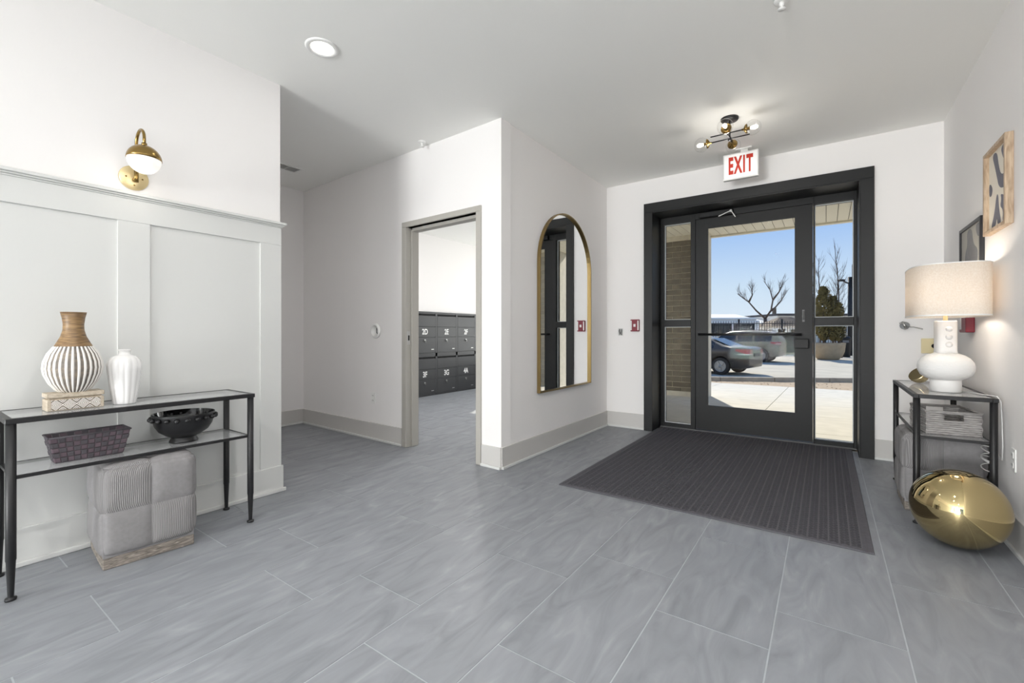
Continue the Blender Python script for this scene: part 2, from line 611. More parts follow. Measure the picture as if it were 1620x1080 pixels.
sbox('ceiling', M['ceil'], (-5.9, 0.95, -7.22, 5.25, HC, HC + 0.12), (-5.9, -2.33, 5.25, 7.9, HC, HC + 0.12))
sbox('wall_right', M['wall'], (XR, XR + 0.15, -7.2, 5.25, 0, HC))
sbox('wall_door', M['wall'], (-2.32, -1.62, YD, 5.25, 0, HC), (0.257, XR, YD, 5.25, 0, HC), (-1.62, 0.257, YD, 5.25, 2.467, HC))
sbox('wall_mirror', M['wall'], (-2.32, XM, 2.98, YD, 0, HC))
sbox('wall_left', M['wall'], (-3.30, XL, -7.2, 1.63, 0, HC))
sbox('wall_hall', M['wall'], (-5.42, -5.262, -2.1, 3.03, 0, HC))
sbox('wall_hall_end', M['wall'], (-5.42, -3.3, -2.25, -2.1, 0, HC))
sbox('wall_mailroom_left', M['wall'], (XB - 0.15, XB, 3.0, 7.75, 0, HC))
sbox('wall_mailroom_right', M['wall'], (-2.55, -2.33, 5.25, 7.75, -0.2, HC), (-2.42, -2.32, 3.1, 5.25, 0, HC))
sbox('wall_mailroom_far', M['wall'], (XB - 0.15, -5.4, 7.75, 7.9, 0, HC), (-2.6, -2.33, 7.75, 7.9, -0.2, HC), (-5.4, -2.6, 7.75, 7.9, 0, 0.5), (-5.4, -2.6, 7.75, 7.9, 2.6, HC))
# the slightly turned wall with the mail room opening: local x runs from the column to the left, local y into the mail room
MA = math.atan2(3.023 - 2.902, -5.249 + 2.146)
MW_LOC = (-2.146, 2.902, 0)


def mw_frame(name, kind='structure'):
    o = link(name, None, None, MW_LOC, (0, 0, MA))
    return tag(o, kind=kind) if kind else o


# in this frame +x points away from the column along the wall and -y points into the mail room (rotation is ~178 deg)
b = MB()
b.box(0.0, 0.26, -0.125, 0, 0, HC)
b.box(1.165, 3.14, -0.125, 0, 0, HC)
b.box(0.26, 1.165, -0.125, 0, 2.12, HC)
tag(b.build('wall_mailroom', M['wall'], None, MW_LOC, (0, 0, MA)), kind='structure')

# back wall behind the camera with a large glazed front
sbox('wall_back', M['wall'], (-3.3, -2.95, -7.2, -7.0, 0, HC), (0.62, 0.95, -7.2, -7.0, 0, HC), (-2.95, 0.62, -7.2, -7.0, 2.7, HC), (-2.95, 0.62, -7.2, -7.0, 0, 0.12))
w1 = structure('window_1')
for x in (-2.95, -1.78, -0.60, 0.56):
    bx('mullion', M['alu'], w1, x, x + 0.06, -7.16, -7.04, 0.12, 2.7)
for x0, x1 in ((-2.89, -1.78), (-1.72, -0.60), (-0.54, 0.56)):
    for z in (0.12, 0.9, 2.64):
        bx('rail', M['alu'], w1, x0, x1, -7.16, -7.04, z, z + 0.06)
    bx('pane', M['glass'], w1, x0, x1, -7.105, -7.095, 0.18, 0.9)
    bx('pane', M['glass'], w1, x0, x1, -7.105, -7.095, 0.96, 2.64)
w2 = structure('window_2')
for x in (-5.4, -4.03, -2.66):
    bx('mullion', M['whitemetal'], w2, x, x + 0.06, 7.78, 7.88, 0.5, 2.6)
for x0, x1 in ((-5.34, -4.03), (-3.97, -2.66)):
    for z in (0.5, 2.54):
        bx('rail', M['whitemetal'], w2, x0, x1, 7.78, 7.88, z, z + 0.06)
    bx('pane', M['glass'], w2, x0, x1, 7.825, 7.835, 0.56, 2.54)

# floor: every tile a piece of its own over a grout bed
floor = structure('floor')
sbox('grout_bed', M['grout'], (-5.9, 0.95, -7.2, 5.25, -0.08, -0.0016), (-5.9, -2.33, 5.25, 7.9, -0.08, -0.0016), parent=floor)
TP, TX = 0.3944, -0.1617
TLEN = 2 * TP
GAP = 0.005


def tile_mesh(w, l):
    return MB().box(-w / 2, w / 2, -l / 2, l / 2, -0.012, 0).mesh('tile', M['tile'], fix=False)


full = tile_mesh(TP - GAP, TLEN - GAP)
for s_ in range(-15, 3):
    x0, x1 = max(TX + TP * s_, -5.8), min(TX + TP * (s_ + 1), XR + 0.02)
    if x1 - x0 < 0.02:
        continue
    ymax = 7.75 if s_ <= -7 else 5.2
    ymin = -7.0 if s_ >= -8 else -2.1
    ph = (0.265 if s_ % 2 else 0.605) * TLEN
    if s_ <= -5:
        ph += 0.04
    k = math.floor((ymin - ph) / TLEN)
    while ph + k * TLEN < ymax:
        y0, y1 = max(ph + k * TLEN, ymin), min(ph + (k + 1) * TLEN, ymax)
        k += 1
        if y1 - y0 < 0.03:
            continue
        w, l = x1 - x0 - GAP, y1 - y0 - GAP
        me = full if abs(w - TP + GAP) < 1e-4 and abs(l - TLEN + GAP) < 1e-4 else tile_mesh(w, l)
        link('tile', me, floor, ((x0 + x1) / 2, (y0 + y1) / 2, random.uniform(-0.0006, 0)))


# baseboards
def baseboard(name, m, p0, p1, side, h=0.175, t=0.014):
    """board from p0 to p1; side = unit normal into the room"""
    d = Vector((p1[0] - p0[0], p1[1] - p0[1], 0))
    L = d.length
    ang = math.atan2(d.y, d.x)
    n = Vector((-math.sin(ang), math.cos(ang)))
    sg = 1 if n.dot(Vector(side)) > 0 else -1
    o = structure(name, (p0[0], p0[1], 0), ang)
    y0, y1 = sorted((0, sg * t))
    MB().box(0, L, y0, y1, 0, h).build('board', m, o, bevel=0.002, seg=1)
    y0, y1 = sorted((sg * t, sg * (t + 0.013)))
    MB().box(0, L, y0, y1, 0, 0.022).build('shoe_moulding', M['wains'], o, bevel=0.003, seg=1)
    return o


baseboard('baseboard_mirror', M['base'], (XM, 2.90), (XM, YD), (1, 0))
baseboard('baseboard_door_left', M['base'], (XM, YD), (-1.685, YD), (0, -1))
baseboard('baseboard_door_right', M['base'], (0.345, YD), (XR, YD), (0, -1))
baseboard('baseboard_right', M['base'], (XR, -7.0), (XR, YD), (-1, 0))
ca, sa = math.cos(MA), math.sin(MA)


def mwp(s, d=0.0):
    return (MW_LOC[0] + ca * s - sa * d, MW_LOC[1] + sa * s + ca * d)


baseboard('baseboard_column', M['base'], mwp(-0.003), mwp(0.205), (0, -1))
baseboard('baseboard_mailroom', M['base'], mwp(1.235), mwp(3.12), (0, -1))
baseboard('baseboard_hall', M['base'], (-5.262, -2.1), (-5.262, 3.02), (1, 0))

# left wall wainscot
t1 = structure('trim_1')
bx('panel', M['wains'], t1, XL, -3.131, -7.0, 1.628, 0.0, 1.72)
bx('baseboard', M['wains'], t1, -3.131, -3.112, -7.0, 1.642, 0.0, 0.178, 0.002, 1)
bx('shoe_moulding', M['wains'], t1, -3.112, -3.098, -7.0, 1.655, 0.0, 0.024, 0.003, 1)
bx('top_rail', M['wains'], t1, -3.131, -3.118, -7.0, 1.63, 1.712, 1.835, 0.0015, 1)
b = MB()
b.box(-3.131, -3.112, -7.0, 1.634, 1.835, 1.844)
b.box(-3.131, -3.100, -7.0, 1.642, 1.844, 1.853)
b.box(-3.135, -3.088, -7.0, 1.652, 1.853, 1.869)
b.build('cap_rail', M['wains'], t1, bevel=0.002, seg=1)
y = 1.49
while y > -6.9:
    bx('stile', M['wains'], t1, -3.131, -3.120, y, y + 0.14, 0.178, 1.712)
    y -= 0.742

# mail room opening: painted steel frame
d2 = link('door_2', None, None, MW_LOC, (0, 0, MA))
tag(d2, kind='structure')


def jamb(xa, xb, inner):
    """xa..xb face of the jamb, inner = +1 when the opening is on the +x side"""
    b = MB()
    b.box(xa, xb, -0.145, 0.018, 0, 2.12)
    if inner > 0:
        b.box(xb, xb + 0.016, -0.125, -0.045, 0, 2.105)
    else:
        b.box(xa - 0.016, xa, -0.125, -0.045, 0, 2.105)
    return b


jamb(0.209, 0.262, 1).build('jamb', M['metalframe'], d2, bevel=0.003, seg=1)
jl = jamb(1.163, 1.225, -1).build('jamb', M['metalframe'], d2, bevel=0.003, seg=1)
b = MB()
b.box(0.209, 1.225, -0.145, 0.018, 2.12, 2.17)
b.box(0.278, 1.147, -0.125, -0.045, 2.09, 2.12)
b.build('head', M['metalframe'], d2, bevel=0.003, seg=1)
b = MB()
b.box(1.158, 1.163, -0.035, 0.004, 0.99, 1.12)
sp = b.build('strike_plate', M['steel'], d2, bevel=0.001, seg=1)
bx('strike_hole', M['darkslot'], sp, 1.157, 1.159, -0.024, -0.006, 1.03, 1.08)

# ------------------------------------------------------------------ entrance: casing, frame, sidelights, door
d1 = structure('door_1')
YC = 4.998      # face of the casing
YF = 5.33       # interior face of the storefront frame
X0, X1 = -1.602, 0.238
bx('casing_board', M['black'], d1, -1.690, -1.594, YC, YD, 0, 2.462, 0.002, 1)
bx('casing_board', M['black'], d1, 0.248, 0.344, YC, YD, 0, 2.462, 0.002, 1)
bx('casing_board', M['black'], d1, -1.690, 0.344, YC, YD, 2.462, 2.560, 0.002, 1)
bx('jamb_lining', M['black'], d1, -1.622, -1.602, YC + 0.004, 5.42, 0, 2.45)
bx('jamb_lining', M['black'], d1, 0.238, 0.258, YC + 0.004, 5.42, 0, 2.45)
bx('jamb_lining', M['black'], d1, -1.622, 0.258, YC + 0.004, 5.42, 2.45, 2.469)
FZ = 2.45
for xa, xb in ((-1.602, -1.563), (-1.262, -1.212), (-0.106, -0.094), (0.214, 0.238)):
    bx('mullion', M['alu'], d1, xa, xb, YF, YF + 0.11, 0, FZ, 0.002, 1)
bx('head_rail', M['alu'], d1, -1.563, -1.262, YF, YF + 0.11, 2.372, FZ)
bx('head_rail', M['alu'], d1, -0.094, 0.214, YF, YF + 0.11, 2.372, FZ)
bx('head_rail', M['alu'], d1, -1.212, -0.106, YF, YF + 0.11, 2.385, FZ)
for xa, xb in ((-1.563, -1.262), (-0.094, 0.214)):
    bx('middle_rail', M['alu'], d1, xa, xb, YF, YF + 0.11, 1.176, 1.256, 0.002, 1)
    bx('bottom_rail', M['alu'], d1, xa, xb, YF, YF + 0.11, 0, 0.052, 0.002, 1)
    for za, zb in ((0.052, 1.176), (1.256, 2.372)):
        p = bx('sidelight_pane', M['glass'], d1, xa, xb, YF + 0.05, YF + 0.056, za, zb)
        frame_rect(MB(), 'x', xa, xb, za, zb, YF + 0.044, YF + 0.062, 0.007).build('glazing_bead', M['gasket'], p)
bx('threshold', M['grey'], d1, -1.60, 0.236, YF - 0.03, YF + 0.16, -0.001, 0.012, 0.004, 1)
leaf = MB()
L0, L1 = -1.209, -0.109
leaf.box(L0, -1.087, YF + 0.01, YF + 0.055, 0.02, 2.382)
leaf.box(-0.252, L1, YF + 0.01, YF + 0.055, 0.02, 2.382)
leaf.box(-1.087, -0.252, YF + 0.01, YF + 0.055, 0.02, 0.288)
leaf.box(-1.087, -0.252, YF + 0.01, YF + 0.055, 2.278, 2.382)
lf = leaf.build('door_leaf', M['alu'], d1)
p = bx('glass_pane', M['glass'], lf, -1.087, -0.252, YF + 0.03, YF + 0.036, 0.288, 2.278)
frame_rect(MB(), 'x', -1.087, -0.252, 0.288, 2.278, YF + 0.006, YF + 0.03, 0.008).build('glazing_bead', M['alu'], lf)
b = MB()
b.tube([(-1.17, YF - 0.055, 1.087), (-0.20, YF - 0.055, 1.087)], 0.0125, 12)
b.tube([(-1.15, YF - 0.055, 1.087), (-1.15, YF + 0.012, 1.087)], 0.011, 10)
b.build('push_bar', M['blackmetal'], lf)
bx('latch_case', M['alu'], lf, -0.262, -0.142, YF - 0.075, YF + 0.012, 0.95, 1.045, 0.006)
b = MB()
b.box(-0.268, -0.236, YF + 0.055, YF + 0.085, 0.86, 1.10)
b.build('outer_pull', M['blackmetal'], lf, bevel=0.006)
b = MB()
b.box(-0.196, -0.176, YF + 0.002, YF + 0.011, 1.215, 1.335)
b.tube([(-0.186, YF + 0.003, 1.27), (-0.186, YF - 0.022, 1.27)], 0.012, 12)
b.tube([(-0.186, YF - 0.02, 1.235), (-0.186, YF - 0.03, 1.27), (-0.186, YF - 0.02, 1.32)], 0.005, 8)
b.build('lock_lever', M['grey'], lf)
cl = bx('door_closer', M['alu'], d1, -1.16, -0.82, YF - 0.055, YF - 0.001, 2.385, 2.44, 0.005)
b = MB()
b.box(-0.012, 0.125, -0.008, 0.008, -0.004, 0.004, X=Matrix.Translation((-0.945, YF - 0.07, 2.372)) @ Matrix.Rotation(-0.35, 4, 'Y'))
b.box(-0.012, 0.085, -0.008, 0.008, -0.004, 0.004, X=Matrix.Translation((-0.832, YF - 0.07, 2.412)) @ Matrix.Rotation(1.05, 4, 'Y'))
b.tube([(-0.835, YF - 0.074, 2.412), (-0.835, YF - 0.05, 2.412)], 0.012, 10)
b.build('closer_arm', M['steel'], cl)

# ------------------------------------------------------------------ mat
mt = thing('floor_mat', 'large charcoal rubber entrance mat with ribbed pattern in front of the glass door', 'mat', (-0.695, 4.07, 0))
MW2, ML2 = 0.893, 1.225
b = MB()
b.box(-MW2, MW2, -ML2, ML2, 0.0, 0.006)
b.build('backing', M['mat'], mt, bevel=0.003, seg=1)
b = MB()
for xa, xb, ya, yb in ((-MW2, -MW2 + 0.03, -ML2, ML2), (MW2 - 0.03, MW2, -ML2, ML2), (-MW2 + 0.03, MW2 - 0.03, -ML2, -ML2 + 0.03), (-MW2 + 0.03, MW2 - 0.03, ML2 - 0.03, ML2)):
    b.box(xa + 0.004, xb - 0.004, ya + 0.004, yb - 0.004, 0.006, 0.0085)
b.build('border', M['mat'], mt)
rb, ln = MB(), MB()
pitch, row = 0.047, 0.0185
nc = int((2 * MW2 - 0.09) / pitch)
xs = -nc * pitch / 2
for c in range(nc + 1):
    xc = xs + c * pitch
    ln.box(xc - 0.0022, xc + 0.0022, -ML2 + 0.036, ML2 - 0.036, 0.006, 0.0088)
for c in range(nc):
    xm = xs + (c + 0.5) * pitch
    yy = -ML2 + 0.05
    k = 0
    while yy < ML2 - 0.05:
        for sg in (-1, 1):
            X = Matrix.Translation((xm + sg * pitch * 0.21, yy, 0)) @ Matrix.Rotation(sg * (0.62 if k % 2 else -0.62), 4, 'Z')
            vs = [(-0.0094, -0.0042, 0.006), (0.0094, -0.0042, 0.006), (0.0094, 0.0042, 0.006), (-0.0094, 0.0042, 0.006), (-0.0082, -0.003, 0.0095), (0.0082, -0.003, 0.0095), (0.0082, 0.003, 0.0095), (-0.0082, 0.003, 0.0095)]
            rb.add(vs, [(4, 5, 6, 7), (0, 1, 5, 4), (1, 2, 6, 5), (2, 3, 7, 6), (3, 0, 4, 7)], False, 0, X)
        yy += row
        k += 1
tag(rb.build('cleats', M['matrib'], mt, fix=False), kind='stuff')
tag(ln.build('ridge_lines', M['matline'], mt, fix=False), kind='stuff')


# ------------------------------------------------------------------ console tables
def console(label, loc):
    t = thing('console_table', label, 'table', loc, 0, None)
    W, L, H = 0.1725, 0.4875, 0.748
    b = MB()
    r = 0.024
    for xa, xb, ya, yb in ((-W, -W + r, -L, L), (W - r, W, -L, L), (-W + r, W - r, -L, -L + r), (-W + r, W - r, L - r, L)):
        b.box(xa, xb, ya, yb, H - 0.022, H)
    b.build('top_frame', M['blackmetal'], t, bevel=0.002, seg=1)
    bx('glass_top', M['tableglass'], t, -W + r - 0.004, W - r + 0.004, -L + r - 0.004, L - r + 0.004, H - 0.009, H - 0.001)
    b = MB()
    W3, L3, z = W - 0.016, L - 0.02, 0.508
    for xa, xb, ya, yb in ((-W3, -W3 + 0.014, -L3, L3), (W3 - 0.014, W3, -L3, L3), (-W3 + 0.014, W3 - 0.014, -L3, -L3 + 0.014), (-W3 + 0.014, W3 - 0.014, L3 - 0.014, L3)):
        b.box(xa, xb, ya, yb, z - 0.014, z)
    b.build('shelf_frame', M['blackmetal'], t, bevel=0.0015, seg=1)
    bx('glass_shelf', M['tableglass'], t, -W3 + 0.012, W3 - 0.012, -L3 + 0.012, L3 - 0.012, z - 0.007, z - 0.0005)
    for sx in (-1, 1):
        for sy in (-1, 1):
            cx, cy = sx * (W - 0.0165), sy * (L - 0.0185)
            b = MB()
            prof = [(0.0165, H - 0.022), (0.0165, 0.165), (0.0150, 0.160), (0.0145, 0.15), (0.0095, 0.014), (0.0095, 0.012), (0.0175, 0.0105), (0.0185, 0.006), (0.0175, 0.0)]
            b.lathe(prof, 16, X=Matrix.Translation((cx, cy, 0)))
            b.build('leg', M['blackmetal'], t)
    return t


TA = (-2.907, 0.788, 0)
TB = (0.5855, 3.943, 0)
console('long black metal console table with glass top against the panelled left wall', TA)
console('black metal console table with glass top under the white table lamp', TB)
ZT, ZS = 0.748, 0.508


# ------------------------------------------------------------------ poufs
def pouf(label, loc, rz, flip=0):
    t = thing('pouf', label, 'ottoman', loc, rz)
    bx('wood_base', M['rustic'], t, -0.178, 0.178, -0.178, 0.178, 0, 0.05, 0.003, 1)
    a, zc, hz = 0.190, 0.262, 0.218

    def mp(p):
        k = 11.0
        q = (abs(p[0]) ** k + abs(p[1]) ** k + abs(p[2]) ** k) ** (1 / k)
        return Vector((p[0] / q, p[1] / q, p[2] / q))
    N = 14
    axes = (('x', 1), ('x', -1), ('y', 1), ('y', -1), ('z', 1))
    for ai, (ax, sg) in enumerate(axes):
        for pi in (0, 1):
            for pj in (0, 1):
                vs, fs = [], []
                for i in range(N + 1):
                    for j in range(N + 1):
                        u, v = i / N, j / N
                        A, B = -1 + pi + u, -1 + pj + v
                        p = (sg, A, B) if ax == 'x' else ((A, sg, B) if ax == 'y' else (A, B, sg))
                        q = mp(p)
                        m = max(abs(2 * u - 1), abs(2 * v - 1))
                        bul = 0.008 * (1 - m ** 2.5) - 0.003 * m ** 20
                        nrm = Vector((q.x ** 7, q.y ** 7, q.z ** 7))
                        nrm.normalize()
                        wv = 0.003 * mnoise.noise(Vector((A * 2 + ai * 7, B * 2, pi * 3 + pj)))
                        w = Vector((q.x * a, q.y * a, zc + q.z * hz)) + nrm * (bul + wv * (1 - m ** 6))
                        if ax != 'z' and B < 0:
                            w.z = zc + (w.z - zc)
                        vs.append(w)
                for i in range(N):
                    for j in range(N):
                        f = (i * (N + 1) + j, (i + 1) * (N + 1) + j, (i + 1) * (N + 1) + j + 1, i * (N + 1) + j + 1)
                        fs.append(f)
                ribbed = (pi + pj + ai + flip) % 2 == 0
                o = MB().add(vs, fs, True).build('fabric_panel', M['corduroy'] if ribbed else M['fabric'], t, fix=False)
                # outward normals
                c = sum((Vector(x) for x in vs), Vector()) / len(vs) - Vector((0, 0, zc))
                if o.data.polygons[0].normal.dot(c) < 0:
                    o.data.flip_normals()
    b = MB()
    b.box(-0.176, 0.176, -0.176, 0.176, 0.052, 0.466)
    b.build('padding', M['fabric'], t)
    return t


pouf('grey patchwork pouf on a rustic wood base beneath the long left console table', (-2.898, 0.795, 0), math.radians(-5), 1)
pouf('grey patchwork pouf tucked beneath the console table that holds the lamp', (0.578, 3.872, 0), 0.0, 0)

# ------------------------------------------------------------------ things on the left table
t = thing('carved_box', 'pale wooden box with white carved front beneath the striped vase', 'box', (-2.897, 0.535, ZT), 0)
b = MB()
BW, BD = 0.097, 0.049
b.box(-BD, BD, -BW, BW, 0, 0.052)
b.build('body', M['boxwood'], t, bevel=0.002, seg=1)
b = MB()
b.box(-BD - 0.001, BD + 0.001, -BW - 0.001, BW + 0.001, 0.059, 0.079)
b.box(-BD + 0.008, BD - 0.008, -BW + 0.008, BW - 0.008, 0.052, 0.059)
b.build('lid', M['boxwood'], t, bevel=0.002, seg=1)
bx('inlay_ground', M['stripewood'], t, BD - 0.001, BD + 0.0008, -BW + 0.013, BW - 0.013, 0.004, 0.049)
# white carved zigzag diamonds on the front face (+x)
b = MB()


def stroke(b, x, p, q, w, h=0.0016):
    (y0, z0), (y1, z1) = p, q
    d = Vector((y1 - y0, z1 - z0))
    n = Vector((-d.y, d.x)).normalized() * w / 2
    vs = [(x, y0 + n.x, z0 + n.y), (x, y0 - n.x, z0 - n.y), (x, y1 - n.x, z1 - n.y), (x, y1 + n.x, z1 + n.y)]
    vs += [(x + h, v[1], v[2]) for v in vs]
    b.add(vs, [(0, 1, 2, 3), (7, 6, 5, 4), (0, 4, 5, 1), (1, 5, 6, 2), (2, 6, 7, 3), (3, 7, 4, 0)])


z0, z1 = 0.005, 0.048
zc = (z0 + z1) / 2
YE = BW - 0.014


def clipped(p, q):
    """cut a stroke off at the ends of the carved field"""
    (y0, za), (y1, zb) = p, q
    if max(y0, y1) <= -YE or min(y0, y1) >= YE:
        return None
    out = []
    for (ya, z_a), (yb, z_b) in (((y0, za), (y1, zb)), ((y1, zb), (y0, za))):
        if abs(ya) > YE:
            lim = math.copysign(YE, ya)
            f_ = (lim - ya) / (yb - ya)
            ya, z_a = lim, z_a + (z_b - z_a) * f_
        out.append((ya, z_a))
    return out


for i in range(4):
    yc = -0.069 + i * 0.046
    for k in (1.0, 0.70, 0.40, 0.12):
        hz = (z1 - z0) / 2 * k
        w = 0.023 * k
        for sy in (-1, 1):
            for sz in (-1, 1):
                q = clipped((yc + sy * w, zc), (yc, zc + sz * hz))
                if q:
                    stroke(b, BD, q[0], q[1], 0.0027)
for i in range(5):
    yc = -0.092 + i * 0.046
    for sz, ze in ((1, z1), (-1, z0)):
        for sy in (-1, 1):
            for k in (0.55, 0.2):
                q = clipped((yc + sy * 0.021 * k, ze), (yc, ze - sz * 0.020 * k))
                if q:
                    stroke(b, BD, q[0], q[1], 0.0027)
b.build('carving', M['stripewhite'], t)

t = thing('striped_vase', 'round vase with turned wood neck and white ridged body on a carved box', 'vase', (-2.9, 0.5345, ZT + 0.079))
VS = 1.0
prof = [(0.048, 0.0), (0.062, 0.012), (0.083, 0.042), (0.099, 0.082), (0.1035, 0.112), (0.1005, 0.142), (0.088, 0.178), (0.072, 0.203), (0.066, 0.212)]
b = MB()
b.lathe(prof, 64)
b.build('body', M['stripewood'], t)
NR = 30
fine = []
for i in range(len(prof) - 1):
    for k in range(3):
        f_ = k / 3
        fine.append((prof[i][0] * (1 - f_) + prof[i + 1][0] * f_, prof[i][1] * (1 - f_) + prof[i + 1][1] * f_))
fine.append(prof[-1])
for i in range(NR):
    a = 2 * PI * i / NR
    ca_, sa_ = math.cos(a), math.sin(a)
    hw_, rings = 0.5 * 2 * PI / NR * 0.54, []
    vs, fs = [], []
    for r_, z_ in fine:
        for da, dr in ((-hw_, -0.001), (-hw_ * 0.6, 0.003), (hw_ * 0.6, 0.003), (hw_, -0.001)):
            vs.append(((r_ + dr) * math.cos(a + da), (r_ + dr) * math.sin(a + da), z_))
    for j in range(len(fine) - 1):
        for k in range(3):
            fs.append((j * 4 + k, j * 4 + k + 1, j * 4 + k + 5, j * 4 + k + 4))
    MB().add(vs, fs, True).build('ridge', M['stripewhite'], t, fix=False)
b = MB()
neck = [(0.066, 0.211), (0.0655, 0.215), (0.057, 0.232), (0.045, 0.258), (0.0375, 0.288), (0.0365, 0.315), (0.040, 0.345), (0.046, 0.372), (0.0425, 0.372), (0.036, 0.345), (0.033, 0.315), (0.034, 0.288), (0.034, 0.27)]
b.lathe(neck, 40)
b.build('neck', M['woodneck'], t)

t = thing('fluted_vase', 'small glossy white fluted vase beside the striped vase', 'vase', (-2.890, 0.719, ZT))
b = MB()
prof = [(0.043, 0.0), (0.045, 0.004), (0.052, 0.05), (0.060, 0.11), (0.066, 0.165), (0.068, 0.195), (0.063, 0.218), (0.048, 0.236), (0.028, 0.244), (0.0235, 0.247), (0.0235, 0.262), (0.027, 0.266), (0.027, 0.272), (0.0215, 0.272), (0.019, 0.262), (0.019, 0.25)]


def flute(a, z):
    w = min(1.0, max(0.0, (0.243 - z) / 0.05))
    return 1 + 0.06 * w * (abs(math.cos(a * 7)) ** 0.7 - 0.6)


b.lathe(prof, 112, f=flute)
b.build('body', M['ceramic'], t)

# woven basket
t = thing('strap_basket', 'dark plum woven strap basket on the lower shelf of the left table', 'basket', (-2.898, 0.586, ZS), math.radians(-1))


def basket_walls(t, wx, wy, bx_, by_, h, nrow, ncols, sm=('strapa', 'strapb'), th=0.004):
    """checker of woven straps on four tapered walls; wx,wy half sizes at the rim, bx_,by_ at the base"""
    for side in range(4):
        nx = ncols[0] if side % 2 == 0 else ncols[1]
        for i in range(nx):
            for j in range(nrow):
                u0, u1 = -1 + 2 * i / nx, -1 + 2 * (i + 1) / nx
                v0, v1 = j / nrow, (j + 1) / nrow
                proud = 0.0022 if (i + j) % 2 else 0.0
                pad = 0.008
                vs = []
                for (u, v) in ((u0 + pad * .5, v0 + pad), (u1 - pad * .5, v0 + pad), (u1 - pad * .5, v1 - pad), (u0 + pad * .5, v1 - pad)):
                    hx, hy = bx_ + (wx - bx_) * v, by_ + (wy - by_) * v
                    z = 0.003 + (h - 0.003) * v
                    if side == 0:
                        vs.append((hx, u * hy, z))
                    elif side == 2:
                        vs.append((-hx, -u * hy, z))
                    elif side == 1:
                        vs.append((-u * hx, hy, z))
                    else:
                        vs.append((u * hx, -hy, z))
                vs = [Vector(p) for p in vs]
                n = (vs[1] - vs[0]).cross(vs[2] - vs[0]).normalized()
                c = sum(vs, Vector()) / 4
                if n.dot(Vector((c.x, c.y, 0))) < 0:
                    n = -n
                mid = c + n * (proud + 0.0015)
                outer = [p + n * (proud - 0.0003) for p in vs]
                inner = [p - n * th for p in vs]
                top = [c + (p - c) * 0.72 + n * (proud + 0.0012) for p in vs]
                allv = inner + outer + top
                fs = [(0, 1, 2, 3)]
                for k in range(4):
                    l = (k + 1) % 4
                    fs.append((k, l, 4 + l, 4 + k))
                    fs.append((4 + k, 4 + l, 8 + l, 8 + k))
                fs.append((8, 9, 10, 11))
                MB().add(allv, fs).build('strap', M[sm[(i + j) % 2]], t)


basket_walls(t, 0.066, 0.142, 0.042, 0.120, 0.118, 5, (11, 5))
bx('bottom', M['strapb'], t, -0.04, 0.04, -0.118, 0.118, 0.0, 0.005)
b = MB()
ring = [(0.067, 0.143), (-0.067, 0.143), (-0.067, -0.143), (0.067, -0.143), (0.067, 0.143)]
for (x_, y_), (x2, y2) in zip(ring, ring[1:]):
    b.tube([(x_, y_, 0.12), (x2, y2, 0.12)], 0.0042, 8)
b.build('rim', M['strapb'], t)

# black beaded bowl
t = thing('beaded_bowl', 'black footed bowl ringed with round beads on the lower left shelf', 'bowl', (-2.895, 0.975, ZS))
b = MB()
b.lathe([(0.064, 0.0), (0.067, 0.004), (0.064, 0.01), (0.057, 0.022), (0.056, 0.028), (0.08, 0.038), (0.112, 0.062), (0.130, 0.092), (0.138, 0.126), (0.143, 0.152), (0.1425, 0.157), (0.139, 0.157)], 48, caps=False)
b.build('outside', M['blackceramic'], t)
b = MB()
b.lathe([(0.139, 0.157), (0.134, 0.13), (0.122, 0.094), (0.10, 0.064), (0.06, 0.045), (0.001, 0.040)], 48, caps=False)
b.build('inside', M['blackglaze'], t)
me = MB().sphere((0, 0, 0), 0.0135, 14, 9, sc=(1, 1, 0.92)).mesh('bead', M['blackceramic'])
for i in range(20):
    a = 2 * PI * (i + 0.3) / 20
    link('bead', me, t, (0.1455 * math.cos(a), 0.1455 * math.sin(a), 0.132))

# ------------------------------------------------------------------ wall sconce
t = thing('wall_sconce', 'brass wall sconce with half brass half opal globe above the left wainscot', 'sconce', (XL, 0.819, 1.957))
X = Matrix.Rotation(PI / 2, 4, 'Y')
b = MB()
b.lathe([(0.066, 0.0), (0.066, 0.006), (0.062, 0.011), (0.001, 0.012)], 40, X=X)
b.build('backplate', M['brasspale'], t)
b = MB()
for dy, dz in ((-0.036, 0.0), (0.036, 0.0), (0.0, -0.04)):
    b.sphere((0.012, dy, dz), 0.0045, 10, 6)
b.build('screw', M['brass'], t)
b = MB()
b.tube([(0.01, 0, -0.012), (0.046, 0, -0.012)], 0.011, 12)
b.tube([(0.046, 0, -0.03), (0.046, 0, 0.035)], 0.0105, 14)
pts = [(0.046, 0, 0.03), (0.046, 0, 0.175)]
for i in range(1, 13):
    a = PI * i / 12
    pts.append((0.046 + 0.0625 * (1 - math.cos(a)), 0, 0.175 + 0.0625 * math.sin(a)))
pts.append((0.171, 0, 0.135))
b.tube(pts, 0.0075, 12)
b.tube([(0.171, 0, 0.136), (0.171, 0, 0.152)], 0.0125, 14)
b.build('arm', M['brass'], t)
gc = (0.171, 0, 0.064)
b = MB()
b.sphere(gc, 0.0765, 36, 10, z0=0.02, z1=1.0)
b.build('brass_cap', M['brass'], t)
b = MB()
b.sphere(gc, 0.0735, 36, 16, z0=-1.0, z1=0.15)
b.build('opal_globe', M['opal'], t)
light('sconce_light', 'POINT', (XL + 0.175, 0.819, 1.91), 0.25, (1, 0.92, 0.8), shadow_soft_size=0.06)

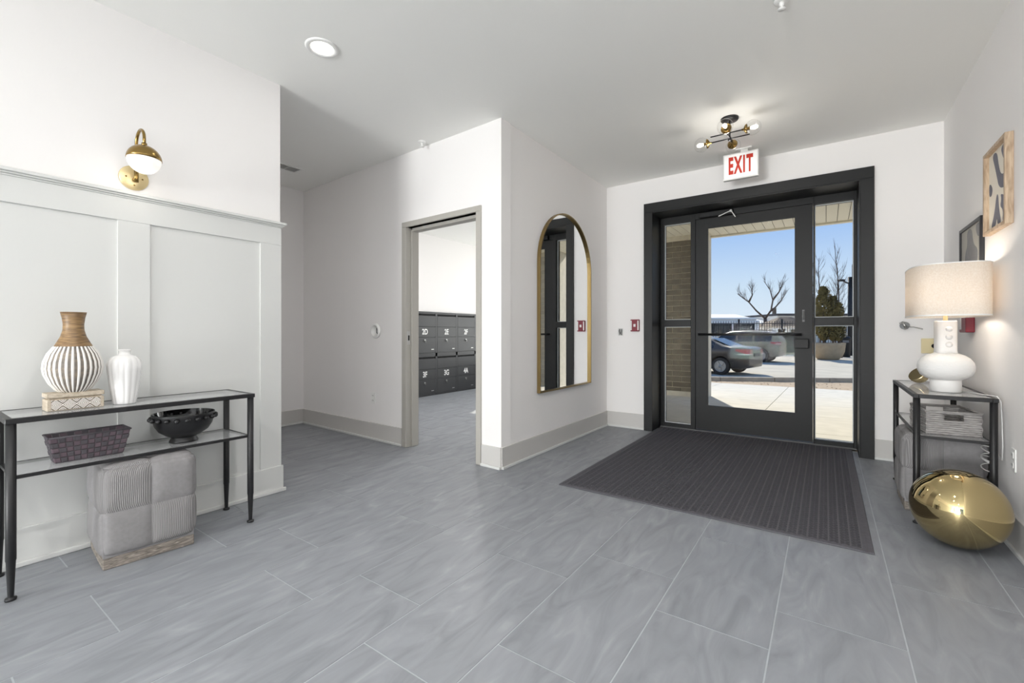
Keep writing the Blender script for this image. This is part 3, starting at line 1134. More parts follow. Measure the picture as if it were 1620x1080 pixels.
# ------------------------------------------------------------------ ceiling fittings
t = thing('recessed_light', 'round lit recessed downlight in the ceiling near the left wall', 'ceiling light', (-2.513, 1.563, HC), 0, 'recessed downlights')
b = MB()
b.lathe([(0.096, 0.0), (0.096, -0.004), (0.088, -0.009), (0.066, -0.006), (0.063, 0.0)], 48, caps=False)
b.build('trim_ring', M['whitemetal'], t)
b = MB()
b.lathe([(0.063, -0.001), (0.063, -0.004), (0.001, -0.0045)], 40)
b.build('diffuser', M['lamp_on'], t)
light('recessed_beam', 'AREA', (-2.513, 1.563, HC - 0.012), DOWN_E * 0.03, (1, 0.98, 0.965), (0, 0, 0), shape='DISK', size=0.12)
# the same fitting repeats down the lobby behind the camera; hallway and mail room ones are added fill
for lx_, ly_, k_, lb_ in ((-0.35, 0.85, 1.3, 'just ahead of the camera'), (-0.9, -0.6, 1.0, 'close behind the camera'), (-0.35, -2.2, 0.9, 'behind the camera near the right wall'), (-1.2, -4.6, 1.0, 'by the back window'), (-4.25, 0.6, 0.5, 'of the hallway, added unseen for more light'), (-4.0, 4.7, 1.5, 'of the mail room, added unseen to brighten its floor')):
    dup(t, (lx_, ly_, HC), 0, 'round lit recessed downlight in the ceiling ' + lb_, 'recessed downlights')
    light('recessed_beam', 'AREA', (lx_, ly_, HC - 0.012), DOWN_E * k_, (1, 0.98, 0.965), (0, 0, 0), shape='DISK', size=0.12)

t = thing('sprinkler_head', 'white sprinkler head hanging from the ceiling outside the mail room', 'sprinkler', (-3.0, 2.85, HC))
b = MB()
b.lathe([(0.036, 0.0), (0.036, -0.005), (0.03, -0.012), (0.016, -0.014)], 24)
b.build('escutcheon', M['white'], t)
b = MB()
b.lathe([(0.013, -0.012), (0.013, -0.03), (0.007, -0.034), (0.007, -0.042), (0.019, -0.046), (0.019, -0.049), (0.001, -0.05)], 16)
b.build('nozzle', M['whitemetal'], t)
t2_ = dup(t, (-0.19, 2.72, HC), 0, 'sprinkler head hanging from the ceiling in front of the entrance at top edge')

t = thing('ceiling_vent', 'white rectangular air vent in the hallway ceiling', 'vent', (-4.623, 2.36, HC))
frame_rect(MB(), 'x', -0.085, 0.085, 0, 0.001, 0, 0.001, 0.0001)
b = MB()
for xa, xb, ya, yb in ((-0.085, -0.065, -0.25, 0.25), (0.065, 0.085, -0.25, 0.25), (-0.065, 0.065, -0.25, -0.23), (-0.065, 0.065, 0.23, 0.25), (-0.065, 0.065, -0.006, 0.006), (-0.065, 0.065, 0.112, 0.118), (-0.065, 0.065, -0.118, -0.112)):
    b.box(xa, xb, ya, yb, -0.008, 0)
b.build('frame', M['whitemetal'], t)
for i in range(7):
    x_ = -0.056 + i * 0.0187
    MB().box(-0.007, 0.007, -0.23, 0.23, -0.001, 0.001, X=Matrix.Translation((x_, 0, -0.005)) @ Matrix.Rotation(0.7, 4, 'Y')).build('slat', M['whitemetal'], t)
bx('backing', M['darkslot'], t, -0.065, 0.065, -0.23, 0.23, -0.0009, -0.0002)

# globe ceiling fixture: hub, parallel bars along x and along y, clear globes at the ends
FX, FY = -0.640, 3.977
t = thing('globe_chandelier', 'brass and black ceiling light with clear glass globes in front of the exit sign', 'ceiling light', (FX, FY, HC))
b = MB()
b.lathe([(0.066, 0.0), (0.066, -0.012), (0.06, -0.02), (0.012, -0.022)], 32)
b.build('canopy', M['blackmetal'], t)
b = MB()
b.tube([(0, 0, -0.02), (0, 0, -0.175)], 0.007, 12)
b.sphere((0, 0, -0.172), 0.014, 14, 8)
b.build('stem', M['blackmetal'], t)
gl_me = MB().sphere((0, 0, 0), 0.058, 28, 16).mesh('globe', M['globe'])
cup_me = MB().lathe([(0.008, -0.078), (0.008, -0.066), (0.034, -0.052), (0.039, -0.042), (0.037, -0.041), (0.031, -0.05), (0.012, -0.054), (0.012, -0.02), (0.010, -0.018)], 24).mesh('cup', M['brass'])
bulb_me = MB().lathe([(0.008, -0.02), (0.012, -0.008), (0.016, 0.008), (0.0165, 0.018), (0.013, 0.03), (0.006, 0.037), (0.001, 0.038)], 20).mesh('bulb', M['bulb'])


def globe_arm(name, p0, d, L):
    """a bar from p0 along d, ending in a cup, a bulb and a clear globe"""
    d = Vector(d).normalized()
    e = Vector(p0) + d * L
    bar = MB().tube([Vector(p0) - d * 0.145, e - d * 0.05], 0.0048, 10).build(name, M['blackmetal'], t)
    q = d.to_track_quat('Z', 'Y').to_euler()
    for nm, me in (('cup', cup_me), ('bulb', bulb_me), ('globe', gl_me)):
        link(nm, me, bar, e, q)
    return bar


globe_arm('arm', (0, 0, -0.164), (-1, 0, 0), 0.214)
globe_arm('arm', (0, 0.0, -0.116), (1, 0, 0), 0.167)
globe_arm('arm', (0.0, 0, -0.139), (0, -1, 0), 0.195)
globe_arm('arm', (0.0, 0, -0.163), (0, 1, 0), 0.175)
light('chandelier_light', 'POINT', (FX, FY, HC - 0.26), 2.0, (1, 0.95, 0.88), shadow_soft_size=0.07)

# exit sign hung from the ceiling
t = thing('exit_sign', 'white exit sign with red letters hanging over the entrance door', 'sign', (-0.660, 4.70, HC))
bx('housing', M['whitemetal'], t, -0.149, 0.149, -0.024, 0.024, -0.282, -0.036, 0.004)
bx('face', M['signface'], t, -0.139, 0.139, -0.0262, -0.0235, -0.270, -0.048, 0.001, 1)
b = MB()
b.box(-0.045, 0.095, -0.03, 0.03, -0.011, 0)
b.box(0.0, 0.06, -0.012, 0.012, -0.037, -0.010)
b.build('ceiling_bracket', M['whitemetal'], t)
for ch, xo in (('E', -0.082), ('X', -0.020), ('I', 0.031), ('T', 0.078)):
    me = text_mesh(ch, 0.215, 0.0008, 0.40, 0.0085)
    me.materials.clear()
    me.materials.append(M['redtext'])
    link('letter', me, t, (xo, -0.0268, -0.160), (PI / 2, 0, 0))

# ------------------------------------------------------------------ arched mirror
t = thing('arched_mirror', 'tall arched wall mirror with thin brass frame beside the entrance', 'mirror', (XM, 3.992, 0.555))
mw, mh, dp = 0.538, 1.735, 0.034


def arch(w, h, n=28, zb=0.0):
    r = w
    pts = [(-w, zb), (w, zb)]
    for i in range(n + 1):
        a = PI * i / n
        pts.append((r * math.cos(a), h - r + r * math.sin(a)))
    return pts


outer = arch(mw, mh)
inner = arch(mw - 0.011, mh - 0.011, zb=0.011)
n = len(outer)
vs = [(0, y_, z_) for y_, z_ in outer] + [(dp, y_, z_) for y_, z_ in outer] + [(dp, y_, z_) for y_, z_ in inner] + [(0.012, y_, z_) for y_, z_ in inner]
fs = []
for i in range(n):
    k = (i + 1) % n
    for a in range(3):
        fs.append((a * n + i, a * n + k, (a + 1) * n + k, (a + 1) * n + i))
MB().add(vs, fs).build('frame', M['mirrorframe'], t)
g = [(0.012, y_, z_) for y_, z_ in inner]
MB().add(g + [(0.006, y_, z_) for _, y_, z_ in g], [tuple(range(n)), tuple(reversed(range(n, 2 * n)))] + [(i, n + i, n + (i + 1) % n, (i + 1) % n) for i in range(n)]).build('mirror_glass', M['mirror'], t)

# ------------------------------------------------------------------ small wall devices
t = thing('alarm_sounder', 'small dark red fire alarm pull station left of the black door casing', 'alarm', (-1.797, YD, 1.19))
bx('body', M['red'], t, -0.05, 0.05, -0.035, 0, -0.068, 0.068, 0.005)
bx('side_strip', M['white'], t, -0.047, -0.034, -0.0362, -0.034, -0.055, 0.055)
bx('side_strip', M['white'], t, 0.034, 0.047, -0.0362, -0.034, -0.055, 0.055)
bx('handle', M['white'], t, -0.012, 0.012, -0.042, -0.034, -0.016, 0.016, 0.002)

t = thing('wiring_box', 'open wall box with grey wires on the wall left of the red alarm', 'wiring box', (-1.976, YD, 1.115))
frame_rect(MB(), 'x', -0.034, 0.034, -0.048, 0.048, -0.006, 0, 0.008).build('box_rim', M['whitemetal'], t)
bx('opening', M['steel'], t, -0.027, 0.027, -0.002, -0.0005, -0.041, 0.041)
b = MB()
b.tube([(-0.012, -0.002, 0.03), (-0.014, -0.022, 0.012), (-0.004, -0.024, -0.012), (-0.012, -0.006, -0.03)], 0.005, 8)
b.tube([(0.012, -0.002, 0.03), (0.016, -0.02, 0.005), (0.006, -0.02, -0.015), (0.014, -0.004, -0.034)], 0.005, 8)
b.build('wire', M['grey'], t)

t = link('junction_box', None, None, (*mwp(1.652, 0.0), 1.126), (0, 0, MA))
tag(t, 'round white junction box with loose wire left of the mail room opening', 'junction box')
X = Matrix.Rotation(-PI / 2, 4, 'X')
b = MB()
b.lathe([(0.078, 0.0), (0.078, 0.012), (0.068, 0.024), (0.05, 0.024), (0.046, 0.008), (0.001, 0.007)], 32, X=X)
b.build('ring', M['white'], t)
b = MB()
b.tube([(-0.03, 0.012, 0.035), (-0.046, 0.03, 0.012), (-0.052, 0.034, -0.02), (-0.056, 0.026, -0.03)], 0.005, 8)
b.build('loose_wire', M['grey'], t)


def outlet(label, loc, rz):
    """plate faces local +y"""
    t = link('wall_outlet', None, None, loc, (0, 0, rz))
    tag(t, label, 'outlet')
    bx('plate', M['white'], t, -0.035, 0.035, 0, 0.006, -0.0575, 0.0575, 0.002)
    for dz in (-0.025, 0.025):
        s = bx('socket', M['whitemetal'], t, -0.017, 0.017, 0.0055, 0.0085, dz - 0.015, dz + 0.015, 0.001, 1)
        b = MB()
        b.box(-0.008, -0.005, 0.008, 0.0088, dz - 0.005, dz + 0.006)
        b.box(0.005, 0.008, 0.008, 0.0088, dz - 0.005, dz + 0.006)
        b.build('slot', M['darkslot'], s)
    return t


outlet('white wall outlet low on the wall left of the mail room opening', (*mwp(1.70), 0.43), MA)
outlet('white wall outlet on the right wall near the gold ball', (XR, 3.36, 0.45), PI / 2)

t = thing('wire_stub', 'loose wiring stub on the wall between the door casing and the lamp', 'wiring', (0.548, YD, 1.165))
b = MB()
b.tube([(0, 0, 0), (-0.004, -0.02, 0.0)], 0.033, 14)
b.build('gland', M['grey'], t)
b = MB()
b.tube([(-0.03, -0.015, 0.02), (-0.02, -0.04, 0.028), (-0.005, -0.045, 0.0), (0.0, -0.03, -0.03)], 0.009, 8)
b.tube([(0.0, -0.02, -0.01), (0.05, -0.035, -0.012), (0.11, -0.02, -0.03)], 0.005, 8)
b.build('wire', M['steel'], t)

t = thing('ivory_plate', 'square ivory wall plate with a dark hole behind the lamp', 'wall plate', (0.712, YD, 0.995))
bx('plate', M['beige'], t, -0.062, 0.062, -0.012, 0, -0.062, 0.062, 0.004)
b = MB()
b.tube([(0.018, -0.011, 0.0), (0.018, -0.0135, 0.0)], 0.018, 16)
b.build('hole', M['darkslot'], t)

t = thing('alarm_strobe', 'red fire alarm strobe with white lens on the right wall behind the lamp', 'alarm', (XR, 4.18, 1.165))
bx('body', M['red'], t, -0.045, 0, -0.085, 0.085, -0.06, 0.07, 0.006)
bx('lens', M['white'], t, -0.049, -0.044, 0.02, 0.07, -0.04, 0.055, 0.003)


# ------------------------------------------------------------------ framed art on the right wall
def art(name, label, y0, y1, z0, z1, fm, pm, im, shapes, fw=0.02, fd=0.034):
    t = thing(name, label, 'picture', (XR, (y0 + y1) / 2, (z0 + z1) / 2))
    hw, hh = (y1 - y0) / 2, (z1 - z0) / 2
    frame_rect(MB(), 'y', -hw, hw, -hh, hh, -fd, -0.001, fw).build('frame', fm, t, bevel=0.0015, seg=1)
    bx('paper', pm, t, -0.012, -0.006, -hw + fw, hw - fw, -hh + fw, hh - fw)
    for sh in shapes:
        b = MB()
        # u runs to the viewer's right (towards the camera = -y), v up
        pts = [(-(u * 2 - 1) * (hw - fw), (v * 2 - 1) * (hh - fw)) for u, v in sh]
        n_ = len(pts)
        v_ = [(-0.0122, p[0], p[1]) for p in pts] + [(-0.0132, p[0], p[1]) for p in pts]
        f_ = [tuple(range(n_)), tuple(reversed(range(n_, 2 * n_)))] + [(i, (i + 1) % n_, n_ + (i + 1) % n_, n_ + i) for i in range(n_)]
        b.add(v_, f_)
        b.build('printed_shape', im, t)
    return t


def blob(pts, it=3):
    for _ in range(it):
        q = []
        for i in range(len(pts)):
            (x0, y0), (x1, y1) = pts[i], pts[(i + 1) % len(pts)]
            q += [(0.75 * x0 + 0.25 * x1, 0.75 * y0 + 0.25 * y1), (0.25 * x0 + 0.75 * x1, 0.25 * y0 + 0.75 * y1)]
        pts = q
    return pts


sh1 = [blob([(0.18, 0.98), (0.42, 0.98), (0.50, 0.78), (0.62, 0.62), (0.92, 0.62), (0.96, 0.48), (0.72, 0.44), (0.52, 0.50), (0.44, 0.62), (0.32, 0.80)]),
       blob([(0.60, 0.98), (0.98, 0.98), (0.98, 0.76), (0.82, 0.74), (0.70, 0.84)]),
       blob([(0.02, 0.66), (0.20, 0.56), (0.16, 0.46), (0.02, 0.46)]),
       blob([(0.60, 0.40), (0.78, 0.34), (0.98, 0.40), (0.96, 0.26), (0.90, 0.20), (0.88, 0.02), (0.70, 0.02), (0.72, 0.18), (0.58, 0.24), (0.64, 0.32)]),
       blob([(0.40, 0.42), (0.48, 0.42), (0.52, 0.22), (0.64, 0.02), (0.46, 0.02), (0.42, 0.14), (0.34, 0.02), (0.10, 0.02), (0.30, 0.20)])]
art('framed_print', 'oak framed print of slate organic shapes, higher of the two pictures', 3.36, 3.755, 1.668, 2.142, M['frameoak'], M['paper'], M['ink'], sh1)
sh2 = [blob([(0.30, 0.98), (0.56, 0.98), (0.62, 0.72), (0.86, 0.62), (0.84, 0.44), (0.66, 0.30), (0.36, 0.30), (0.18, 0.46), (0.22, 0.66), (0.34, 0.74)]),
       blob([(0.72, 0.98), (0.98, 0.98), (0.98, 0.80), (0.84, 0.78)]),
       blob([(0.05, 0.22), (0.30, 0.24), (0.55, 0.12), (0.90, 0.20), (0.96, 0.03), (0.05, 0.03)])]
art('framed_print', 'black framed grey print, lower picture partly hidden by the lamp shade', 3.875, 4.40, 1.34, 1.82, M['frameblack'], M['papergrey'], M['ink2'], sh2, 0.022, 0.022)

# ------------------------------------------------------------------ lamp on the right table
LX, LY = 0.590, 3.718
t = thing('table_lamp', 'white ceramic table lamp with wide linen shade on the right console table', 'lamp', (LX, LY, ZT))
b = MB()
b.lathe([(0.066, 0.0), (0.071, 0.004), (0.071, 0.06), (0.070, 0.074)], 40)
b.build('foot', M['lampsmooth'], t)
b = MB()
b.lathe([(0.069, 0.072), (0.092, 0.082), (0.115, 0.100), (0.127, 0.128), (0.129, 0.150), (0.124, 0.178), (0.108, 0.203), (0.085, 0.220), (0.060, 0.230), (0.050, 0.236)], 56)
b.build('belly', M['lampceramic'], t)
b = MB()
ring = []
for z_, w_ in ((0.232, 0.050), (0.255, 0.0475), (0.42, 0.0475), (0.428, 0.045)):
    ring.append([(w_ * math.copysign(abs(math.cos(a)) ** 0.6, math.cos(a)), w_ * math.copysign(abs(math.sin(a)) ** 0.6, math.sin(a)), z_) for a in [2 * PI * k / 32 for k in range(32)]])
b.loft(ring)
b.build('neck', M['lampsmooth'], t, rot=(0, 0, 0.16))
for z_ in (0.285, 0.330, 0.377):
    MB().sphere((0, 0, 0), 0.0165, 16, 10).build('knob', M['lampsmooth'], t, (0.008, -0.049, z_))
b = MB()
b.lathe([(0.011, 0.427), (0.011, 0.50), (0.018, 0.505), (0.018, 0.555), (0.012, 0.56)], 16)
b.build('stem', M['brasspale'], t)
b = MB()
b.sphere((0, 0, 0.60), 0.03, 16, 10)
b.build('bulb', M['bulb'], t)


def racetrack(ax, ay, n=72, k=3.4):
    out = []
    for i in range(n):
        a = 2 * PI * i / n
        c, s = math.cos(a), math.sin(a)
        out.append((ax * math.copysign(abs(c) ** (2 / k), c), ay * math.copysign(abs(s) ** (2 / k), s)))
    return out


AX, AY, SZ0, SZ1 = 0.174, 0.278, 0.450, 0.748
b = MB()
o_ = racetrack(AX, AY)
i_ = racetrack(AX - 0.002, AY - 0.002)
b.loft([[(x, y, SZ0) for x, y in o_], [(x, y, SZ1) for x, y in o_], [(x, y, SZ1) for x, y in i_], [(x, y, SZ0) for x, y in i_], [(x, y, SZ0) for x, y in o_]], caps=False)
b.build('lamp_shade', M['shade'], t)
for zz, nm in ((SZ0, 'bottom_hem'), (SZ1, 'top_hem')):
    b = MB()
    o2 = racetrack(AX + 0.0012, AY + 0.0012)
    s_ = 0.008 if zz == SZ0 else -0.005
    z_a, z_b = sorted((zz, zz + s_))
    b.loft([[(x, y, z_a) for x, y in o2], [(x, y, z_b) for x, y in o2], [(x, y, z_b) for x, y in i_], [(x, y, z_a) for x, y in i_], [(x, y, z_a) for x, y in o2]], caps=False, smooth=False)
    b.build(nm, M['white'], t)
b = MB()
b.tube([(-AX + 0.004, 0, 0.71), (AX - 0.004, 0, 0.71)], 0.0025, 8)
b.tube([(0, 0, 0.60), (0, 0, 0.71)], 0.003, 8)
b.build('spider', M['steel'], t)
light('lamp_light', 'POINT', (LX, LY, ZT + 0.61), 5.0, (1, 0.90, 0.78), shadow_soft_size=0.05)

t = thing('lamp_cord', 'clear coiled cord hanging beside the right table leg', 'cord', (0.0, 0.0, 0))
b = MB()
pts = [(0.655, 3.755, ZT + 0.004), (0.70, 3.70, ZT + 0.004), (0.735, 3.60, ZT + 0.004), (0.766, 3.53, ZT + 0.006), (0.776, 3.51, ZT - 0.02), (0.778, 3.50, 0.62), (0.778, 3.49, 0.50), (0.772, 3.47, 0.42)]
for i in range(0, 44):
    a = i * 0.55
    pts.append((0.742 + 0.024 * math.cos(a), 3.585 + 0.07 * math.sin(a), 0.455 - 0.0025 * i + 0.012 * math.sin(a * 0.5)))
b.tube(pts, 0.003, 6)
b.build('cable', M['cord'], t)

# gold ornament behind the lamp
t = thing('gold_ornament', 'small pale gold bowl tilted on its side behind the lamp base', 'ornament', (0.535, 4.245, ZT + 0.056))
b = MB()
b.sphere((0, 0, 0), 0.056, 24, 10, z0=-1, z1=0.3)
ob = b.build('shell', M['goldpale'], t, rot=(0.5, -0.8, 0))

# wicker basket on the lower right shelf
t = thing('wicker_basket', 'grey woven wicker basket with handle holes on the lower right shelf', 'basket', (0.588, 3.755, ZS), math.radians(6))
HX, HY, HH = 0.118, 0.165, 0.132


def wicker_wall(name, half, thick, M4, hole=True):
    b = MB()
    nr = 11
    for r in range(nr):
        z0_, z1_ = HH * r / nr, HH * (r + 1) / nr
        zc_ = (z0_ + z1_) / 2
        spans = [(-half, half)]
        if hole and 0.63 < zc_ / HH < 0.93:
            spans = [(-half, -half * 0.36), (half * 0.36, half)]
        for a0, a1 in spans:
            n_ = max(2, int((a1 - a0) / 0.011))
            top, fsx = [], []
            rings = []
            for i in range(n_ + 1):
                x_ = a0 + (a1 - a0) * i / n_
                wob = 0.0022 * math.sin(i * PI * 0.5 + r * PI * 0.5) + random.uniform(-0.0008, 0.0008)
                rr = 0.0058
                rings.append([(x_, wob + 0.55 * rr * math.cos(q), zc_ + rr * 1.1 * math.sin(q) + random.uniform(-0.0006, 0.0006)) for q in [2 * PI * k / 6 for k in range(6)]])
            b.loft(rings, True, True, 0, M4)
    o = b.build(name, M['seagrass'], t)
    return o


T_ = Matrix.Translation
wicker_wall('front_wall', HX, 0.01, T_((0, -HY, 0)))
wicker_wall('back_wall', HX, 0.01, T_((0, HY, 0)))
wicker_wall('side_wall', HY, 0.01, T_((-HX, 0, 0)) @ Matrix.Rotation(PI / 2, 4, 'Z'), False)
wicker_wall('side_wall', HY, 0.01, T_((HX, 0, 0)) @ Matrix.Rotation(PI / 2, 4, 'Z'), False)
bx('bottom', M['seagrass'], t, -HX, HX, -HY, HY, 0.0005, 0.008)
b = MB()
for sx in (-1, 1):
    b.tube([(sx * HX, -HY, HH), (sx * HX, HY, HH)], 0.006, 8)
for sy in (-1, 1):
    b.tube([(-HX, sy * HY, HH), (HX, sy * HY, HH)], 0.006, 8)
b.build('rim', M['seagrass'], t)

# gold ball
t = thing('gold_ball', 'large polished gold ball on the floor beside the right console table', 'ball', (0.56, 3.22, 0))
MB().sphere((0, 0, 0.1955), 0.195, 72, 48).build('shell', M['gold'], t)

# ------------------------------------------------------------------ mailboxes
t = thing('mailbox_bank', 'dark grey bank of numbered metal mailboxes along the mail room wall', 'mailboxes', (XB, 0, 0))
CW, Y0 = 0.5395, 5.2235
ya, yb, dpt = Y0 - CW, Y0 + 4 * CW, 0.0
D0, D1 = 0.001, 0.045
b = MB()
b.box(D0, D1 - 0.012, ya, yb, 0, 1.476)
b.box(D0, D1, ya, yb, 1.446, 1.478)
b.box(D0, D1, ya, yb, 0, 0.022)
b.box(D0, D1, ya, yb, 0.690, 0.752)
for i in range(6):
    yy = ya + i * CW
    b.box(D0, D1, yy - 0.022, yy + 0.022, 0.022, 1.446)
b.build('carcass', M['mail'], t)
labels = {(0, 1): '2D', (0, 2): '2E', (0, 3): '2F', (1, 1): '3F', (1, 2): '3G', (1, 3): '4A', (0, 0): '2C', (1, 0): '3E', (0, 4): '2G', (1, 4): '4B'}
for rw, (zb_, zt_) in enumerate(((0.756, 1.443), (0.025, 0.687))):
    for c in range(5):
        a0, a1 = ya + c * CW + 0.025, ya + (c + 1) * CW - 0.025
        hgt = zt_ - zb_
        bx('slot', M['darkslot'], t, D1 - 0.013, D1 - 0.010, a0, a1, zt_ - 0.034, zt_ - 0.004)
        z1_ = zt_ - 0.036
        z2_ = zb_ + hgt * 0.665
        z3_ = zb_ + hgt * 0.40
        MB().box(D1 - 0.012, D1 + 0.002, a0, a1, z2_ + 0.005, z1_).build('flap', M['mail'], t, bevel=0.002, seg=1)
        nd = bx('number_panel', M['mail'], t, D1 - 0.012, D1 + 0.002, a0, a1, z3_ + 0.003, z2_ - 0.001, 0.002, 1)
        dr = bx('mailbox_door', M['mail'], t, D1 - 0.012, D1 + 0.002, a0, a1, zb_ + 0.002, z3_ - 0.001, 0.002, 1)
        yc_ = (a0 + a1) / 2 - 0.01
        me = text_mesh(labels[(rw, c)], 0.135, 0.0008, 0.80, 0.003)
        me.materials.clear()
        me.materials.append(M['white'])
        me.transform(Matrix(((0, 0, 1), (1, 0, 0), (0, 1, 0))).to_4x4())
        link('number', me, nd, (D1 + 0.0035, yc_, (z2_ + z3_) / 2))
        b = MB()
        b.tube([(D1, yc_ - 0.005, z3_ - 0.055), (D1 + 0.012, yc_ - 0.005, z3_ - 0.055)], 0.017, 12)
        b.build('lock', M['steel'], dr)
        b = MB()
        b.box(D1 + 0.012, D1 + 0.03, yc_ - 0.008, yc_ - 0.004, z3_ - 0.085, z3_ - 0.05)
        b.box(D1 + 0.002, D1 + 0.003, a1 - 0.10, a1 - 0.04, zb_ + 0.055, zb_ + 0.065)
        b.build('key', M['steel'], dr)

# ------------------------------------------------------------------ outdoors
# sidewalk falls gently away from the door
SL = 0.03


def gz(y):
    return -SL * (y - 5.3)


pv = structure('trim_2', label='pale concrete sidewalk outside the entrance')
pv.name = 'sidewalk'
sl = 1.52
me_cache = {}
sidewalk_ys = [5.44, 6.08, 7.60, 9.12, 10.64, 12.16, 13.05]
for i in range(-5, 6):
    xa = -0.765 + i * sl
    for ya_, yb_ in zip(sidewalk_ys, sidewalk_ys[1:]):
        vs = []
        g_ = 0.005
        for z_ in (-0.1, 0.0):
            for yy in (ya_ + g_, yb_ - g_):
                for xx in (xa + g_, xa + sl - g_):
                    vs.append((xx, yy, gz(yy) + z_ - 0.002))
        MB().add(vs, [(0, 2, 3, 1), (4, 5, 7, 6), (0, 1, 5, 4), (2, 6, 7, 3), (0, 4, 6, 2), (1, 3, 7, 5)]).build('slab', M['concrete'], pv, fix=False)
b = MB()
b.add([(-9, 5.25, -0.03), (9, 5.25, -0.03), (9, 13.05, gz(13.05) - 0.03), (-9, 13.05, gz(13.05) - 0.03)], [(0, 1, 2, 3)])
b.build('joint_bed', M['curb'], pv, fix=False)

# dry soil between the sidewalk and the curb (the curb runs at an angle)
ZL = -0.45
cdir = Vector((3.4, 1.9)).normalized()
cp = Vector((-2.7, 15.2))


def cpt(s, d=0.0):
    return cp + cdir * s + Vector((-cdir.y, cdir.x)) * d


b = MB()
n1, n2 = 60, 10
vs, fs = [], []
for i in range(n1 + 1):
    s0 = -3.6 + 14.0 * i / n1
    e = cpt(s0)
    st = Vector((e.x, 13.05))
    if e.y < 13.1:
        e = Vector((e.x, 13.1))
    for j in range(n2 + 1):
        f_ = j / n2
        p_ = st * (1 - f_) + e * f_
        z_ = -0.235 * (1 - f_) - 0.40 * f_ + 0.03 * mnoise.noise(Vector((p_.x * 2.2, p_.y * 2.2, 0))) * (1 if 0 < j < n2 else 0.3) - 0.005
        vs.append((p_.x, p_.y, z_))
for i in range(n1):
    for j in range(n2):
        a_ = i * (n2 + 1) + j
        fs.append((a_, a_ + n2 + 1, a_ + n2 + 2, a_ + 1))
so = MB().add(vs, fs, True).build('soil_strip', M['dirt'], None, fix=False)
tag(so, kind='structure')
b = MB()
for _ in range(260):
    s0 = random.uniform(-3, 9)
    e = cpt(s0)
    if e.y < 13.4:
        continue
    f_ = random.random()
    p_ = Vector((e.x, 13.15)) * (1 - f_) + e * f_
    r_ = random.uniform(0.008, 0.024)
    b.sphere((p_.x, p_.y, -0.235 * (1 - f_) - 0.40 * f_ + r_ * 0.3), r_, 5, 3, sc=(1, random.uniform(0.6, 1), 0.35))
st_ = b.build('gravel', M['dirt'], None)
tag(st_, 'loose gravel scattered on the dry soil strip along the curb', 'gravel', kind='stuff')

cb = structure('curb')
ang = math.atan2(cdir.y, cdir.x)
cb.location = (cp.x, cp.y, 0)
cb.rotation_euler = (0, 0, ang)
for i in range(-3, 8):
    bx('curb_stone', M['curb'], cb, i * 1.6 + 0.006, (i + 1) * 1.6 - 0.006, 0.0, 0.17, -0.6, -0.27 + random.uniform(-0.006, 0.006), 0.015)

b = MB()
far, nn = 130.0, 8
b.add([(cpt(-60, 0.16).x, cpt(-60, 0.16).y, ZL), (cpt(60, 0.16).x, cpt(60, 0.16).y, ZL), (60, far, ZL), (-90, far, ZL)], [(0, 1, 2, 3)])
tag(b.build('parking_lot', M['asphalt'], None, fix=False), kind='structure', label='pale concrete parking lot beyond the curb')


# brick porch walls
def brick_wall(name, x0, x1, y0, y1, z0, z1, bm_, off=0.0):
    w = structure(name)
    bx('mortar_core', M['mortar'], w, x0 + 0.011, x1 - 0.011, y0 + 0.011, y1 - 0.011, z0 - 0.1, z1)
    CH, BL = 0.105, 0.345
    rows = int((z1 - z0) / CH)
    cache = {}
    for r in range(rows):
        za, zb = z0 + r * CH + 0.005, z0 + (r + 1) * CH - 0.005
        x = x1 - off - (BL / 2 if r % 2 else 0)
        spans = []
        e = x1
        while e > x0 + 0.02:
            s = x if x < e - 0.03 else x - BL
            s = max(s, x0)
            spans.append((s, e))
            e = s
            x = s - BL
        for s, e in spans:
            k = (round(e - s, 4))
            ww = e - s - 0.01
            if ww < 0.03:
                continue
            if k not in cache:
                cache[k] = MB().box(-ww / 2, ww / 2, -0.006, 0.012, -CH / 2 + 0.005, CH / 2 - 0.005).mesh('brick', M[bm_], bevel=0.003, seg=1)
            link('brick', cache[k], w, ((s + e) / 2, y0 + 0.006, (za + zb) / 2))
    return w


SOF = 2.985
PW = brick_wall('wall_porch_left', -3.35, -1.845, 8.95, 9.36, 0.06 - 0.11, SOF, 'brick', off=0.10)
bx('lit_end', M['stone'], PW, -1.858, -1.832, 8.955, 9.355, -0.15, SOF)  # paler strip puts the skylight on the brick end into its colour
bx('stone_plinth', M['stone'], PW, -3.35, -1.85, 8.93, 9.0, -0.25, -0.02, 0.01)
PR = brick_wall('wall_porch_right', 0.75, 1.95, 8.95, 9.36, -0.05, SOF, 'litbrick', off=0.08)
bx('lit_end', M['stone'], PR, 0.735, 0.762, 8.955, 9.355, -0.15, SOF)  # pale strip stands for the sunlit edge of the wall
sf = structure('soffit')
x_ = -3.6
while x_ < 3.2:
    b = MB()
    b.box(x_ + 0.004, x_ + 0.146, 5.24, 9.30, SOF, SOF + 0.012)
    b.build('soffit_strip', M['soffit'], sf)
    x_ += 0.15
bx('soffit_deck', M['roofdark'], sf, -3.6, 3.2, 5.25, 9.36, SOF + 0.012, SOF + 0.25)
bx('fascia', M['soffit'], sf, -3.6, 3.2, 9.302, 9.40, SOF - 0.03, SOF + 0.27, 0.004, 1)
# outer face of the entrance wall between door head and soffit
sbox('wall_front', M['brick'], (-2.15, -1.62, 5.25, 5.36, -0.1, SOF), (0.257, 3.2, 5.25, 5.36, -0.1, SOF), (-1.62, 0.257, 5.25, 5.36, 2.47, SOF))


